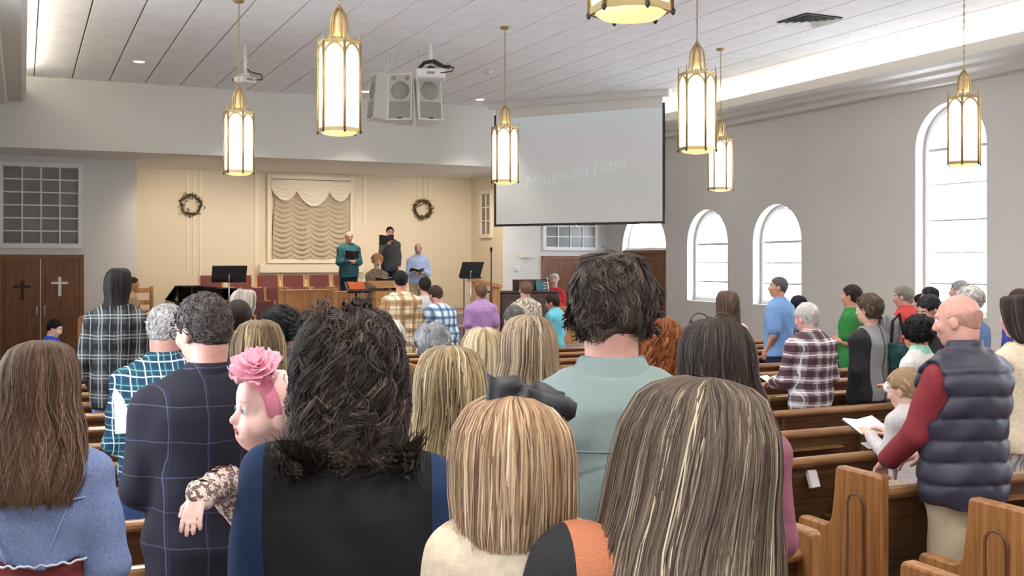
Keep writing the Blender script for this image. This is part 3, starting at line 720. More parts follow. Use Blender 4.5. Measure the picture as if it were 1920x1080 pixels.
# choir rail of oak panels
def oak_rail(name, px0, px1, Y, ztop, zb, label, npan):
    x0, x1 = onY(px0, 540, Y).x, onY(px1, 540, Y).x; t = empty(name, ((x0+x1)/2, Y, zb), 0, label, 'rail'); h = ztop-zb; W_ = (x1-x0)/2
    B('panel_board', (-W_, -.015, .02), (W_, .015, h-.03), M_oak, t); B('cap_rail', (-W_-.03, -.045, h-.04), (W_+.03, .045, h), M_oak, t, .01); B('foot_rail', (-W_, -.03, 0), (W_, .03, .10), M_oak, t, .006)
    for k in range(npan+1):
        x = -W_+2*W_*k/npan; B('post', (x-.05, -.04, 0), (x+.05, .04, h+(.05 if k in (0, npan) else -.04)), M_oak, t, .006)
    for k in range(npan):
        a = -W_+2*W_*k/npan+.09; b = -W_+2*W_*(k+1)/npan-.09; B('raised_panel', (a, -.028, .15), (b, -.012, h-.1), M_oak, t, .008)
oak_rail('choir_rail', 526, 617, 20.9, 1.29, PL, 'oak panelled choir rail in front of the choir chairs', 2)
oak_rail('choir_rail', 628, 690, 20.7, 1.25, PL, 'oak panelled choir rail beside the pulpit with the orange book', 2)
oak_rail('choir_rail', 905, 1075, 19.3, .92, PL, 'oak panelled rail below the organ', 3)
# pulpit
p = at(725, 537, 19.6); pt = empty('pulpit', (p.x, p.y, PL), 0, 'oak pulpit with a sloping top where the blonde woman reads', 'pulpit'); h = p.z-PL
MB().prism([(-.24, -.2), (.24, -.2), (.21, .22), (-.21, .22)], 0, h-.08, 'xy').build('pulpit_body', M_oak, pt)
MB().prism([(-.3, h-.02), (.3, h+.06), (.3, h+.10), (-.3, h+.02)], -.29, .29, 'yz').build('sloping_top', M_oak, pt)
B('base_moulding', (-.33, -.26, 0), (.33, .26, .09), M_oak, pt, .012); B('front_panel', (-.20, -.215, .2), (.20, -.2, h-.2), M_oak, pt, .008)
for x in (-.24, .24): MB().box((x-.03, -.22, 0), (x+.03, -.17, h-.08)).build('corner_post', M_oak, pt)
# orange song book on a black desk
p = at(668, 540, 19.9); ms = empty('book_stand', (p.x, p.y, PL), 0, 'small black book stand holding the orange song book', 'stand')
MB().tube([(0, 0, 0), (0, 0, p.z-PL)], .02, 8).build('stand_pole', M_black, ms); MB().lathe([(.16, 0), (.16, .02), (.03, .04)], 16).build('stand_foot', M_black, ms)
Rt = Matrix.Translation((0, 0, p.z-PL)) @ Matrix.Rotation(math.radians(38), 4, 'X'); MB().box((-.20, -.13, 0), (.20, .15, .02), Rt).build('desk', M_black, ms); MB().box((-.20, -.15, 0), (.20, -.13, .05), Rt).build('desk_lip', M_black, ms)
ob = empty('song_book', (p.x, p.y, p.z+.012), 0, 'open orange song book on the small black stand', 'book'); M_or = mat('orange_page', (.85, .16, .03), .7)
for s in (-1, 1): MB().box((min(0, s*.155), -.10, .012), (max(0, s*.155), .12, .03), Matrix.Rotation(math.radians(38), 4, 'X') @ Matrix.Rotation(s*-.10, 4, 'Y')).build('page_block', M_or, ob)
# music stands and microphone
def music_stand(px, py, z, w, label, rz):
    p = at(px, py, z); base = PL if p.y > 18.7 else fz(p.y); t = empty('music_stand', (p.x, p.y, base), rz, label, 'music stand', 'music stands'); h = p.z-base
    Rt = Matrix.Translation((0, 0, h)) @ Matrix.Rotation(math.radians(28), 4, 'X')
    MB().prism([(-w, -.15), (w, -.15), (w*1.0, .15), (-w*1.0, .15)], -.006, .006, 'xz', Rt).build('desk', M_black, t)
    MB().box((-w, -.07, -.155), (w, .0, -.145), Rt).build('desk_ledge', M_black, t)
    MB().tube([(0, .03, 0.02), (0, .03, h*.55)], .014, 8).build('lower_pole', M_black, t); MB().tube([(0, .03, h*.5), (0, .03, h-.02)], .010, 8).build('upper_pole', M_steel, t)
    MB().lathe([(.02, 0), (.025, .03), (.02, .05)], 10, (0, .03, h-.06)).build('tilt_knob', M_steel, t)
    for k in range(3):
        a = k*2.094+.5; MB().tube([(0, .03, .14), (.22*math.cos(a), .03+.22*math.sin(a), .012)], .010, 6).build('leg', M_black, t)
music_stand(430, 512, 19.2, .307, 'black music stand in front of the choir chairs', 0)
music_stand(884, 505, 19.4, .225, 'black music stand beside the microphone stand', .15)
p = at(870, 512, 19.6); t = empty('pole_stand', (p.x, p.y, PL), 0, 'thin black pole stand left of the right hand music stand', 'stand')
MB().tube([(0, 0, 0), (0, 0, p.z-PL)], .012, 8).build('pole', M_black, t); MB().lathe([(.14, 0), (.14, .015), (.02, .03)], 16).build('round_foot', M_black, t); MB().lathe([(.02, 0), (.03, .02), (.012, .04)], 8, (0, 0, p.z-PL-.02)).build('clip', M_black, t)
p = at(921, 470, 19.5); t = empty('microphone_stand', (p.x, p.y, PL), 0, 'tall black microphone stand in front of the recess side wall', 'microphone stand')
MB().tube([(0, 0, 0), (0, 0, p.z-PL)], .011, 8).build('pole', M_black, t); MB().lathe([(.15, 0), (.15, .015), (.02, .03)], 16).build('round_foot', M_black, t); MB().lathe([(.012, 0), (.022, .01), (.028, .05), (.024, .075), (.004, .085)], 12, (0, 0, p.z-PL-.02)).build('microphone', M_black, t)
# grand piano, seen end-on behind the congregation
M_ebony = mat('piano_black', (.018, .018, .02), .12)
p = at(374, 562, 20.6); gp = empty('grand_piano', (p.x, p.y, PL), -math.pi/2, 'black grand piano with raised lid beyond the plaid shirts', 'piano')
outl = [(-.75, -.55)]+[(.75*1.0, -.55), (.75, -.1), (.55, .25), (.40, .65), (.15, .95), (-.3, 1.0), (-.65, .9), (-.75, .6)]
MB().prism(outl, .62, .92, 'xy').build('case', M_ebony, gp)
for x, y in ((-.6, -.4), (.6, -.4), (-.2, .75)): MB().lathe([(.05, 0), (.035, .05), (.06, .5), (.07, .62)], 12, (x, y, 0)).build('leg', M_ebony, gp)
Lr = Matrix.Translation((-.75, 0, .92)) @ Matrix.Rotation(math.radians(-11), 4, 'Y')
MB().prism([(x+.75, y) for x, y in outl], .0, .025, 'xy', Lr).build('lid', M_ebony, gp)
MB().tube([(.45, -.2, .92), (.42, -.2, 1.15)], .012, 6).build('lid_prop', M_steel, gp)
B('music_desk', (-.35, -.45, .92), (.35, -.43, 1.17), M_ebony, gp); B('keyboard', (-.62, -.68, .70), (.62, -.55, .76), mat('ivory', (.8, .78, .7), .3), gp)
B('gold_frame', (-.6, -.3, .921), (.4, .5, .93), mat('gold_frame_paint', (.55, .42, .2), .5), gp)
# pianist's chair back
p = at(266, 547, 20.4); t = empty('wooden_chair', (p.x, p.y, PL), .4, 'light wooden chair behind the pianist', 'chair'); h = 1.36-.16
for x in (-.2, .2):
    MB().box((x-.025, -.02, 0), (x+.025, .03, h)).build('rear_leg', M_oak, t); MB().box((x-.022, .36, 0), (x+.022, .40, .45)).build('front_leg', M_oak, t)
B('seat', (-.22, -.02, .43), (.22, .42, .47), M_oak, t, .008)
for z_ in (h-.12, h-.35): B('back_slat', (-.2, -.01, z_), (.2, .02, z_+.09), M_oak, t, .006)
# organ console with music rack, and the angled wooden desk beside it
M_org = wood('organ_wood', (.04, .016, .008), (.085, .035, .016), 'X', .4)
p = at(988, 566, 21.0); og = empty('organ_console', (p.x, p.y, PL), 0, 'dark wooden organ console in front of the organist', 'organ')
wz = CAMZ+(490-549)*21/FPX-PL
B('console_back', (-.66, -.1, 0), (.66, .35, wz), M_org, og, .015); B('console_top', (-.70, -.14, wz), (.70, .38, wz+.04), M_org, og, .01)
B('upper_case', (-.18, .0, wz+.04), (.52, .3, wz+.26), M_org, og, .01)
for k in range(2): B('back_panel', (-.6+.62*k, -.112, .1), (-.04+.62*k, -.098, wz-.08), M_org, og, .006)
B('manual_shelf', (-.6, .35, .55), (.6, .75, .66), M_org, og, .01)
p2 = at(1016, 538, 21.1); sm = empty('sheet_music', (p2.x, p2.y, p2.z), .1, 'sheet music and a teal folder standing on the organ', 'sheet music')
Rt = Matrix.Rotation(math.radians(-14), 4, 'X')
MB().box((-.13, .0, -.10), (.02, .008, .14), Rt).build('teal_folder', mat('teal_cover', (.05, .19, .21), .6), sm); MB().box((.03, .0, -.10), (.13, .008, .17), Rt).build('striped_sheet', plaid('music_sheet', (.05, .05, .05), [('z', .05, .5, .4, (.7, .7, .7), 1)]), sm); MB().box((.135, -.01, -.11), (.16, .01, .19), Rt).build('white_edge', M_paper, sm)
p = at(908, 530, 20.3); t = empty('wooden_lectern', (p.x, p.y, PL), -.2, 'light oak lectern with an angled top beside the organ', 'lectern'); h = p.z-PL
MB().prism([(-.30, h+.03), (.30, h-.11), (.30, h-.04), (-.30, h+.10)], -.18, .18, 'xz').build('slanted_top', M_oak, t); MB().box((.14, -.12, 0), (.28, .12, h-.06)).build('side_support', M_oak, t); MB().box((-.26, -.10, 0), (-.18, .10, h+.02)).build('side_support', M_oak, t); B('foot', (-.32, -.2, 0), (.32, .2, .05), M_oak, t, .01)
p = at(166, 585, 20.0); t = empty('stair_handrail', (p.x, p.y, FZ), -.2, 'oak handrail beside the double doors at the platform steps', 'handrail')
MB().tube([(-.12, -.3, p.z-FZ-.12), (.25, .3, p.z-FZ+.1)], .035, 10).build('rail', M_oak, t); MB().box((-.14, -.32, 0), (-.08, -.26, p.z-FZ-.12)).build('post', M_oak, t); MB().box((.2, .22, 0), (.26, .28, p.z-FZ+.06)).build('post', M_oak, t)

# ================================================================== PEOPLE: a small distance-field modeller
def c8(r, g, b, k=1.0):
    f = lambda v: ((v/255+.055)/1.055)**2.4 if v > 10 else v/255/12.92
    return (min(1, f(r)*k), min(1, f(g)*k), min(1, f(b)*k))
def surfnet(F, xs, ys, zs):
    S = F < 0
    c = np.zeros(tuple(n-1 for n in F.shape), np.int8)
    for a in (0, 1):
        for b in (0, 1):
            for d in (0, 1): c += S[a:a+c.shape[0], b:b+c.shape[1], d:d+c.shape[2]]
    act = (c > 0) & (c < 8); idx = np.argwhere(act); n = len(idx)
    if n == 0: return np.zeros((0, 3)), np.zeros((0, 4), int)
    cid = -np.ones(c.shape, np.int64); cid[act] = np.arange(n)
    i, j, k = idx.T; pos = np.zeros((n, 3)); cnt = np.zeros(n)
    cor = [(a, b, d) for a in (0, 1) for b in (0, 1) for d in (0, 1)]
    V = {q: F[i+q[0], j+q[1], k+q[2]] for q in cor}
    P = {q: np.stack((xs[i+q[0]], ys[j+q[1]], zs[k+q[2]]), 1) for q in cor}
    for q in cor:
        for ax in range(3):
            if q[ax]: continue
            r = tuple(1 if t == ax else q[t] for t in range(3)); va, vb = V[q], V[r]; m = (va < 0) != (vb < 0)
            t = np.where(m, va/np.where(m, va-vb, 1), 0)[:, None]
            pos += np.where(m[:, None], P[q]+(P[r]-P[q])*t, 0); cnt += m
    pos /= cnt[:, None]; quads = []
    def emit(m, off, cells, neg):
        e = np.argwhere(m)
        if len(e) == 0: return
        q = np.stack([cid[e[:, 0]+o[0], e[:, 1]+o[1], e[:, 2]+o[2]] for o in cells], 1)
        q = np.where(neg[m][:, None], q, q[:, ::-1]); quads.append(q[(q >= 0).all(1)])
    m = S[:-1, 1:-1, 1:-1] != S[1:, 1:-1, 1:-1]; emit(m, 0, [(0, 0, 0), (0, 1, 0), (0, 1, 1), (0, 0, 1)], S[:-1, 1:-1, 1:-1])
    m = S[1:-1, :-1, 1:-1] != S[1:-1, 1:, 1:-1]; emit(m, 0, [(0, 0, 0), (0, 0, 1), (1, 0, 1), (1, 0, 0)], S[1:-1, :-1, 1:-1])
    m = S[1:-1, 1:-1, :-1] != S[1:-1, 1:-1, 1:]; emit(m, 0, [(0, 0, 0), (1, 0, 0), (1, 1, 0), (0, 1, 0)], S[1:-1, 1:-1, :-1])
    return pos, np.concatenate(quads) if quads else np.zeros((0, 4), int)
class Grid:
    def __init__(s, xs, ys, zs):
        s.xs, s.ys, s.zs = (np.asarray(a, float) for a in (xs, ys, zs)); s.F = np.ones((len(xs), len(ys), len(zs)))
    def sl(s, lo, hi):
        r = []
        for a, l, h in zip((s.xs, s.ys, s.zs), lo, hi):
            i0 = max(0, np.searchsorted(a, l)-1); i1 = min(len(a), np.searchsorted(a, h)+1); r.append(slice(i0, max(i1, i0+1)))
        return tuple(r)
    def co(s, sl): return s.xs[sl[0]][:, None, None], s.ys[sl[1]][None, :, None], s.zs[sl[2]][None, None, :]
    def add(s, fn, lo, hi, k=.02):
        m = k+.05; sl = s.sl([v-m for v in lo], [v+m for v in hi]); X, Y, Z = s.co(sl); d = fn(X, Y, Z); a = s.F[sl]
        if k > 0: h = np.maximum(k-np.abs(a-d), 0)/k; s.F[sl] = np.minimum(a, d)-h*h*k*.25
        else: s.F[sl] = np.minimum(a, d)
    def sub(s, fn, lo, hi):
        sl = s.sl(lo, hi); X, Y, Z = s.co(sl); s.F[sl] = np.maximum(s.F[sl], -fn(X, Y, Z))
    def clip(s, fn): X, Y, Z = s.co((slice(None),)*3); s.F = np.maximum(s.F, fn(X, Y, Z))
    def caps(s, a, b, ra, rb, k=.02, sc=(1, 1, 1)):
        a, b = np.asarray(a, float), np.asarray(b, float); r = max(ra, rb)
        def fn(X, Y, Z):
            d = (b-a)/np.array(sc); L = float(d@d)+1e-9; px, py, pz = (X-a[0])/sc[0], (Y-a[1])/sc[1], (Z-a[2])/sc[2]
            h = np.clip((px*d[0]+py*d[1]+pz*d[2])/L, 0, 1)
            return np.sqrt((px-h*d[0])**2+(py-h*d[1])**2+(pz-h*d[2])**2)-(ra+(rb-ra)*h)
        s.add(fn, np.minimum(a, b)-r*max(sc), np.maximum(a, b)+r*max(sc), k)
    def loft(s, tab, k=.02, z0=None, z1=None):
        T = np.array(sorted(tab)); zz, w, d, y0 = T[:, 0], T[:, 1], T[:, 2], T[:, 3]; x0 = T[:, 4] if T.shape[1] > 4 else np.zeros(len(T))
        z0 = zz[0] if z0 is None else z0; z1 = zz[-1] if z1 is None else z1
        def fn(X, Y, Z):
            W_, D_, C_, X_ = (np.interp(Z, zz, q) for q in (w, d, y0, x0))
            return np.maximum(np.maximum((np.sqrt(((X-X_)/W_)**2+((Y-C_)/D_)**2)-1)*np.minimum(W_, D_), Z-z1), z0-Z)
        s.add(fn, (x0.min()-w.max(), (y0-d).min(), z0), (x0.max()+w.max(), (y0+d).max(), z1), k)
    def mesh(s): return surfnet(s.F, s.xs, s.ys, s.zs)
def ellf(c, r, R=None):
    c = np.asarray(c, float); r = np.asarray(r, float)
    def fn(X, Y, Z):
        if R is not None:
            X, Y, Z = X-R[1][0], Y-R[1][1], Z-R[1][2]; m = R[0]
            X, Y, Z = m[0][0]*X+m[1][0]*Y+m[2][0]*Z, m[0][1]*X+m[1][1]*Y+m[2][1]*Z, m[0][2]*X+m[1][2]*Y+m[2][2]*Z
        px, py, pz = X-c[0], Y-c[1], Z-c[2]
        k0 = np.sqrt((px/r[0])**2+(py/r[1])**2+(pz/r[2])**2); k1 = np.sqrt((px/r[0]**2)**2+(py/r[1]**2)**2+(pz/r[2]**2)**2)+1e-9
        return k0*(k0-1)/k1
    return fn
def axis(a, b, step, fine=None):
    """grid coordinates from a to b; fine = (lo, hi, step) zone"""
    if not fine: return np.arange(a, b+step, step)
    lo, hi, f = fine; q = [np.arange(a, lo, step)] if lo > a else []
    q.append(np.arange(lo, hi, f)); 
    if b > hi: q.append(np.arange(hi, b+step, step))
    return np.concatenate(q)
def np_obj(name, v, q, m, parent=None, smooth=True, attr=None, midx=None, mats=None):
    me = bpy.data.meshes.new(name); v = np.asarray(v, np.float32); q = np.asarray(q, np.int32); n = q.shape[1]
    me.vertices.add(len(v)); me.vertices.foreach_set('co', v.ravel()); me.loops.add(q.size); me.loops.foreach_set('vertex_index', q.ravel())
    me.polygons.add(len(q)); me.polygons.foreach_set('loop_start', np.arange(0, q.size, n, dtype=np.int32))
    me.polygons.foreach_set('use_smooth', np.full(len(q), smooth))
    for mm in (mats or [m]): me.materials.append(mm)
    if midx is not None: me.polygons.foreach_set('material_index', np.asarray(midx, np.int32))
    if attr is not None: a = me.attributes.new('strand', 'FLOAT', 'POINT'); a.data.foreach_set('value', np.asarray(attr, np.float32))
    me.update(calc_edges=True); return link(name, me, None, parent)
def vnormals(v, q):
    n = np.zeros_like(v); f = np.cross(v[q[:, 2]]-v[q[:, 0]], v[q[:, 3]]-v[q[:, 1]])
    for k in range(4): np.add.at(n, q[:, k], f)
    return n/(np.linalg.norm(n, axis=1, keepdims=True)+1e-9)
def ribbons(P, N, w, a):
    """P (n, s, 3) strand points, N outward normals, w half width, a colour value -> V-section strips"""
    n, s, _ = P.shape; T = np.gradient(P, axis=1); T /= np.linalg.norm(T, axis=2, keepdims=True)+1e-9
    S = np.cross(T, N); S /= np.linalg.norm(S, axis=2, keepdims=True)+1e-9
    t = np.linspace(0, 1, s); pr = np.clip(np.minimum(1, .5+t*3)*np.minimum(1, (1-t)*3.5+.12), 0, 1)[None, :, None]
    wv = np.asarray(w).reshape(-1, 1, 1)*pr
    V = np.stack((P-S*wv, P+N*wv*.7, P+S*wv), 2).reshape(-1, 3)
    base = (np.arange(n)[:, None, None]*s+np.arange(s-1)[None, :, None])*3+np.arange(2)[None, None, :]
    q = np.stack((base, base+1, base+4, base+3), 3).reshape(-1, 4)
    return V, q, np.repeat(a, s*3)
SKINS = {'fair': mat('skin_fair', c8(212, 168, 150), .5, noise=.06, nscale=40), 'pink': mat('skin_pink', c8(206, 154, 138), .5, noise=.08, nscale=40), 'tan': mat('skin_tan', c8(196, 140, 112), .5, noise=.06, nscale=40),
         'dark': mat('skin_dark', c8(120, 78, 58), .5), 'baby': mat('skin_baby', c8(240, 196, 184), .5, noise=.04, nscale=30)}
for m_ in [SKINS[k] for k in SKINS]:
    m_.node_tree.nodes['Principled BSDF'].inputs['Subsurface Weight'].default_value = .08; m_.node_tree.nodes['Principled BSDF'].inputs['Subsurface Radius'].default_value = (.012, .005, .003)
M_lip = mat('lip', c8(190, 110, 105), .45); M_brow = mat('brow', c8(95, 75, 62), .8); M_shoe = mat('shoe_leather', (.03, .022, .018), .4)
M_eyew = mat('eye_white', (.8, .8, .8), .2); M_iris = mat('eye_dark', (.03, .025, .025), .15)
def eye_mesh():
    mb = MB(); mb.lathe([(.001, .0115), (.004, .0112), (.0065, .0095), (.0095, .0065), (.0112, .0025), (.0115, 0), (.0095, -.0065), (.001, -.0115)], 14); me = mb.mesh('eye')
    me.materials.append(M_eyew); me.materials.append(M_iris)
    for p in me.polygons:
        if p.center.z > .0085: p.material_index = 1
    return me
EYE = eye_mesh()
_g = Grid(axis(-.06, .06, .008), axis(-.12, .16, .008), axis(-.01, .12, .008)); _g.caps((0, -.06, .045), (0, .10, .035), .045, .038, .03, (1, 1, .9)); _g.caps((0, -.05, .05), (0, -.05, .10), .045, .04, .03); _g.clip(lambda X, Y, Z: .002-Z+0*X+0*Y)
_v, _q = _g.mesh(); _o = np_obj('shoe', _v, _q, M_shoe); SHOE = _o.data; bpy.data.objects.remove(_o)
def hand_mesh(curl, spread=.012):
    g = Grid(axis(-.075, .075, .0055), axis(-.03, .20, .0055), axis(-.10, .04, .0055))
    g.caps((0, -.02, 0), (0, .03, 0), .025, .030, .01, (1, 1, .72)); g.caps((-.016, .03, 0), (-.02, .075, 0), .022, .017, .012, (1, 1, .75)); g.caps((.016, .03, 0), (.02, .075, 0), .022, .017, .012, (1, 1, .75))
    for i, L in enumerate((.066, .076, .070, .055)):
        p = np.array([.030-.020*i, .082-.004*abs(i-1.2), 0.]); a = 0; dx = (1.5-i)*spread/.03*.12
        for f, c_ in ((.45, .35), (.32, .55), (.23, .4)):
            a += curl*c_; q = p+L*f*1.05*np.array([dx, math.cos(a), -math.sin(a)]); g.caps(p, q, .0092, .0085, .004); p = q
    a = np.array([.022, .015, -.004]); b = np.array([.050, .045, -.014-.01*curl]); d = b+np.array([.004, .03, -.012*curl]); g.caps(a, b, .014, .011, .01); g.caps(b, d, .0105, .009, .006)
    return g.mesh()
HANDS = {k: hand_mesh(c_) for k, c_ in (('relax', .7), ('flat', .25), ('grip', 2.0))}

def nrm(v): v = np.asarray(v, float); return v/(np.linalg.norm(v)+1e-9)
def rotm(yaw, pitch, roll):
    return np.array((Matrix.Rotation(math.radians(yaw), 3, 'Z') @ Matrix.Rotation(math.radians(-pitch), 3, 'X') @ Matrix.Rotation(math.radians(roll), 3, 'Y')))
TM = [(.80, .160, .112, 0), (.92, .172, .120, -.005), (1.03, .162, .114, 0), (1.15, .164, .117, 0), (1.28, .180, .124, -.005), (1.36, .186, .120, -.012), (1.42, .166, .100, -.018), (1.455, .122, .080, -.018), (1.49, .075, .066, -.012)]
TF = [(.80, .168, .118, 0), (.92, .178, .126, -.005), (1.05, .150, .108, 0), (1.13, .142, .104, 0), (1.24, .154, .126, .008), (1.33, .162, .114, -.006), (1.39, .150, .092, -.014), (1.43, .110, .076, -.014), (1.47, .066, .060, -.01)]
ARMS = {'book': (((.225, .0, 1.11), (.10, .23, 1.14)),)*2, 'down': (((.225, -.03, 1.10), (.235, .02, .85)),)*2, 'clasp': (((.225, .02, 1.09), (.06, .20, .98)),)*2,
        'lean': (((.235, .08, 1.12), (.17, .30, .97)),)*2, 'high': (((.22, .08, 1.13), (.07, .27, 1.26)),)*2, 'pocket': (((.25, -.06, 1.10), (.20, .05, .92)),)*2}
PULPIT = (6.3, 19.6)
def hairline(Z, short=True):
    return np.interp(Z, [-.12, -.07, -.04, -.015, .02, .05, .08, .13], [-.055, -.04, -.02, .0, .018, .05, .08, .13] if short else [.02, .025, .03, .035, .04, .06, .085, .13])
def hair_build(h, root, H, hc, Rh, hs, near):
    """h: dict(kind, cols, len, wide, ...); all made in head space then turned with the head"""
    kind = h['kind']; seed = h.get('seed', 1); r = np.random.default_rng(seed*17+3); m = hairmat(h['cols'], h.get('rough', .62 if near else .8)); V = []; Q = []; A = []
    def put(v, q, a):
        n = sum(len(x) for x in V); V.append(v); Q.append(q+n); A.append(np.broadcast_to(a, (len(v),)))
    st = .0075 if near > 1 else (.010 if near else .013)
    def furs(v, q, n, L, lift, wid, seg=4, wave=0., curl=0., flow=(0, -.35, -1), rnd=.14, per=11):
        nm = vnormals(v, q); fl = np.array(flow); nc = max(1, n//per); ok = np.flatnonzero((v[:, 1] < h.get('ymax', 9)) & (v[:, 2] < h.get('zmax', 9)) & (v[:, 2] > h.get('low', -9)+.022)); ci = ok[r.integers(0, len(ok), nc)]; k = r.integers(0, nc, n)
        c = v[ci][k]; nn = nm[ci][k]; j = r.normal(0, 1, (n, 3)); j -= nn*(j*nn).sum(1)[:, None]; p = c+j*h.get('spread', .0055 if near > 1 else .011)
        fld = np.stack((np.sin(23*c[:, 0]+31*c[:, 2]+seed), .5*np.sin(26*c[:, 1]+17*c[:, 0]+2*seed), .35*np.sin(29*c[:, 0]+21*c[:, 1]+seed)), 1)
        rad_ = np.stack((c[:, 0], c[:, 1]+.02, 0*c[:, 0]), 1); rad_ /= np.linalg.norm(rad_, axis=1, keepdims=True)+.01; tan = fl+h.get('swirl', .55)*fld+.9*rad_; lift = (lift*(1-.85*np.clip(nn[:, 2], 0, 1)))[:, None, None]; tan = tan-nn*(tan*nn).sum(1)[:, None]+(r.normal(0, rnd, (nc, 3)))[k]+r.normal(0, rnd*.5, (n, 3)); tan /= np.linalg.norm(tan, axis=1, keepdims=True)+1e-9
        l = L*(r.uniform(.7, 1.25, nc)[k]*r.uniform(.85, 1.1, n))[:, None, None]; t = np.linspace(0, 1, seg+1)[None, :, None]
        P = p[:, None]+(c-p)[:, None]*.55*t*t+l*(tan[:, None]*t+nn[:, None]*(lift*(t-t*t*1.0)))-nn[:, None]*(h.get('sink', .0015)+(l*t)**2*h.get('bend', 3.4)); b = np.cross(nn, tan)
        ph0 = (r.uniform(0, 6.28, nc)[k]+r.normal(0, .25, n))[:, None, None]
        if curl: ph = ph0+t*(r.uniform(2, 3.6, nc)[k])[:, None, None]*h.get('turns', 3); P = P+curl*(np.cos(ph)*b[:, None]+.8*np.sin(ph)*nn[:, None])*np.minimum(1, t*4)
        if wave: P = P+wave*np.sin(t*7+ph0)*b[:, None]*np.minimum(1, t*3)
        a = np.clip(.46+r.normal(0, .15, nc)[k]+r.normal(0, .13, n), 0, 1)
        put(*ribbons(P, np.repeat(nn[:, None], seg+1, 1), wid*r.uniform(.6, 1.3, n), a))
    W = h.get('wide', 1.0); amp = h.get('amp', 0.)
    if kind in ('short', 'fringe'):
        g = Grid(axis(-.12*W, .12*W, st), axis(-.14*W, .13, st), axis(-.12, .16, st)); th = h.get('thick', .010)
        tv = h.get('vol', th)
        g.add(ellf((0, -.014, .03), (.077+th, .095+th, .086+tv)), (-.12, -.15, -.1), (.12, .13, .16), 0)
        g.caps((0, -.045, .0), (0, -.045, -.05), .052+th*.8, .045+th*.5, .03)
        g.clip(lambda X, Y, Z: Y-hairline(Z)-.012*np.abs(X)/.07+0*X); g.clip(lambda X, Y, Z: h.get('low', -.075)-Z+0*X+0*Y)
        if kind == 'fringe': g.clip(lambda X, Y, Z: Z-np.interp(Y, [-.1, 0, .05], [.035, .03, .02])+0*X)
        for sd in (-1, 1): g.sub(ellf((sd*.088, .004, -.016), (.024, .026, .036)), (sd*.088-.04, -.04, -.07), (sd*.088+.04, .05, .04))
        if amp: X, Y, Z = g.co((slice(None),)*3); g.F = g.F+amp*(np.sin(42*X+1.5*np.sin(30*Z)+seed)*np.sin(38*Z+seed)+np.sin(40*Y+20*Z))
        v, q = g.mesh(); put(v, q, .12+.22*r.random(len(v)))
        furs(v, q, h.get('n', 2600 if near > 1 else 500), h.get('L', .030), h.get('lift', .35), .0016 if near > 1 else .0026, 5 if near > 1 else 3, wave=h.get('wave', 0), curl=h.get('curl', 0), flow=h.get('flow', (0, -.35, -1)))
    elif kind == 'afro':
        rr = h.get('r', .125); g = Grid(axis(-.2, .2, st*1.2), axis(-.2, .2, st*1.2), axis(-.2, .22, st*1.2))
        g.add(ellf((0, -.02, .035), (rr, rr*1.0, rr*.95)), (-.2, -.2, -.2), (.2, .2, .2), 0); g.clip(lambda X, Y, Z: Y-hairline(Z, False)-.02+0*X); g.clip(lambda X, Y, Z: h.get('low', -.09)-Z+0*X+0*Y)
        v, q = g.mesh(); n_ = vnormals(v, q); v = v+n_*r.normal(0, .003, (len(v), 1)); put(v, q, .2+.4*r.random(len(v)))
        furs(v, q, 1800 if near else 700, .028, .9, .0028, 5, curl=.006)
    else:                                  # straight, wavy or curly hair falling from the crown
        L = h.get('len', .2); flare = h.get('flare', 1.0); cw = h.get('cw', 1.0); top = .116+h.get('vol', .012)
        tab = [(top, .012, .012, -.01), (top-.006, .044*W, .050*W, -.008), (top-.022, .070*W, .083*W, -.01), (.065, .090*W, .105*W, -.014), (.02, .096*W, .111*W, -.016), (-.04, .095*W*cw, .102*W, -.02), (-.10, .093*W*cw*flare, .080*W, -.03)]
        zend = -.10-L
        if L > .04: tab += [(-.10-L*.35, .098*W*cw*flare, .066*W, -.045), (-.10-L*.7, .100*W*flare*cw, .056*W, -.06), (zend, .085*W*flare*cw, .042*W, -.07)]
        else: tab += [(zend, .085*W*cw*flare, .066*W, -.032)]
        bk = h.get('back', 0.)
        tab = [(z_, w_, d_, y_-bk*max(0, -.04-z_)) for z_, w_, d_, y_ in tab]
        T = np.array(sorted(tab)); lerp = lambda Z, k: np.interp(Z, T[:, 0], T[:, k])
        g = Grid(axis(-.2*W*flare, .2*W*flare, st*1.15), axis(-.24-bk*L, .14, st*1.15), axis(zend-.02, .15, st*1.3))
        s_ = h.get('under', .93); g.loft([(z_, w_*s_, d_*s_, y_) for z_, w_, d_, y_ in tab], 0)
        g.clip(lambda X, Y, Z: Y-hairline(Z, False)-.008+0*X)
        if amp: X, Y, Z = g.co((slice(None),)*3); g.F = g.F+amp*(np.sin(55*X+2*np.sin(24*Z)+seed)*np.sin(46*Z+seed)+np.sin(44*Y+25*Z))
        v, q = g.mesh(); put(v, q, h.get('ua', .12)+.22*r.random(len(v)))
        n = h.get('n', 2600 if near > 1 else (900 if near else 260)); seg = 20 if near > 1 else 11
        pm = math.radians(h.get('phi', 118)); per = h.get('per', 10); nc = max(6, n//per); phc = r.uniform(-pm, pm, nc); ck = r.integers(0, nc, n); phi = phc[ck]+r.normal(0, h.get('cl', .07), n); t = np.linspace(0, 1, seg+1)[None, :]
        k1 = .36 if L > .1 else .55; ze = (zend+(r.uniform(-.12, .45, nc)[ck]+r.uniform(-.06, .06, n))*L*h.get('rag', .5))[:, None]
        th_ = np.clip(t/k1, 0, 1)*math.pi/2; z = np.where(t < k1, top*np.cos(th_)+.0, (t-k1)/(1-k1)*ze)
        rr = r.uniform(.93, 1.05, n)[:, None]+r.normal(0, .012, (n, 1))*np.maximum(0, t-.4); fly = (r.random(n) < h.get('fly', .06))[:, None]; rr = rr+fly*r.uniform(.02, .14, n)[:, None]*t
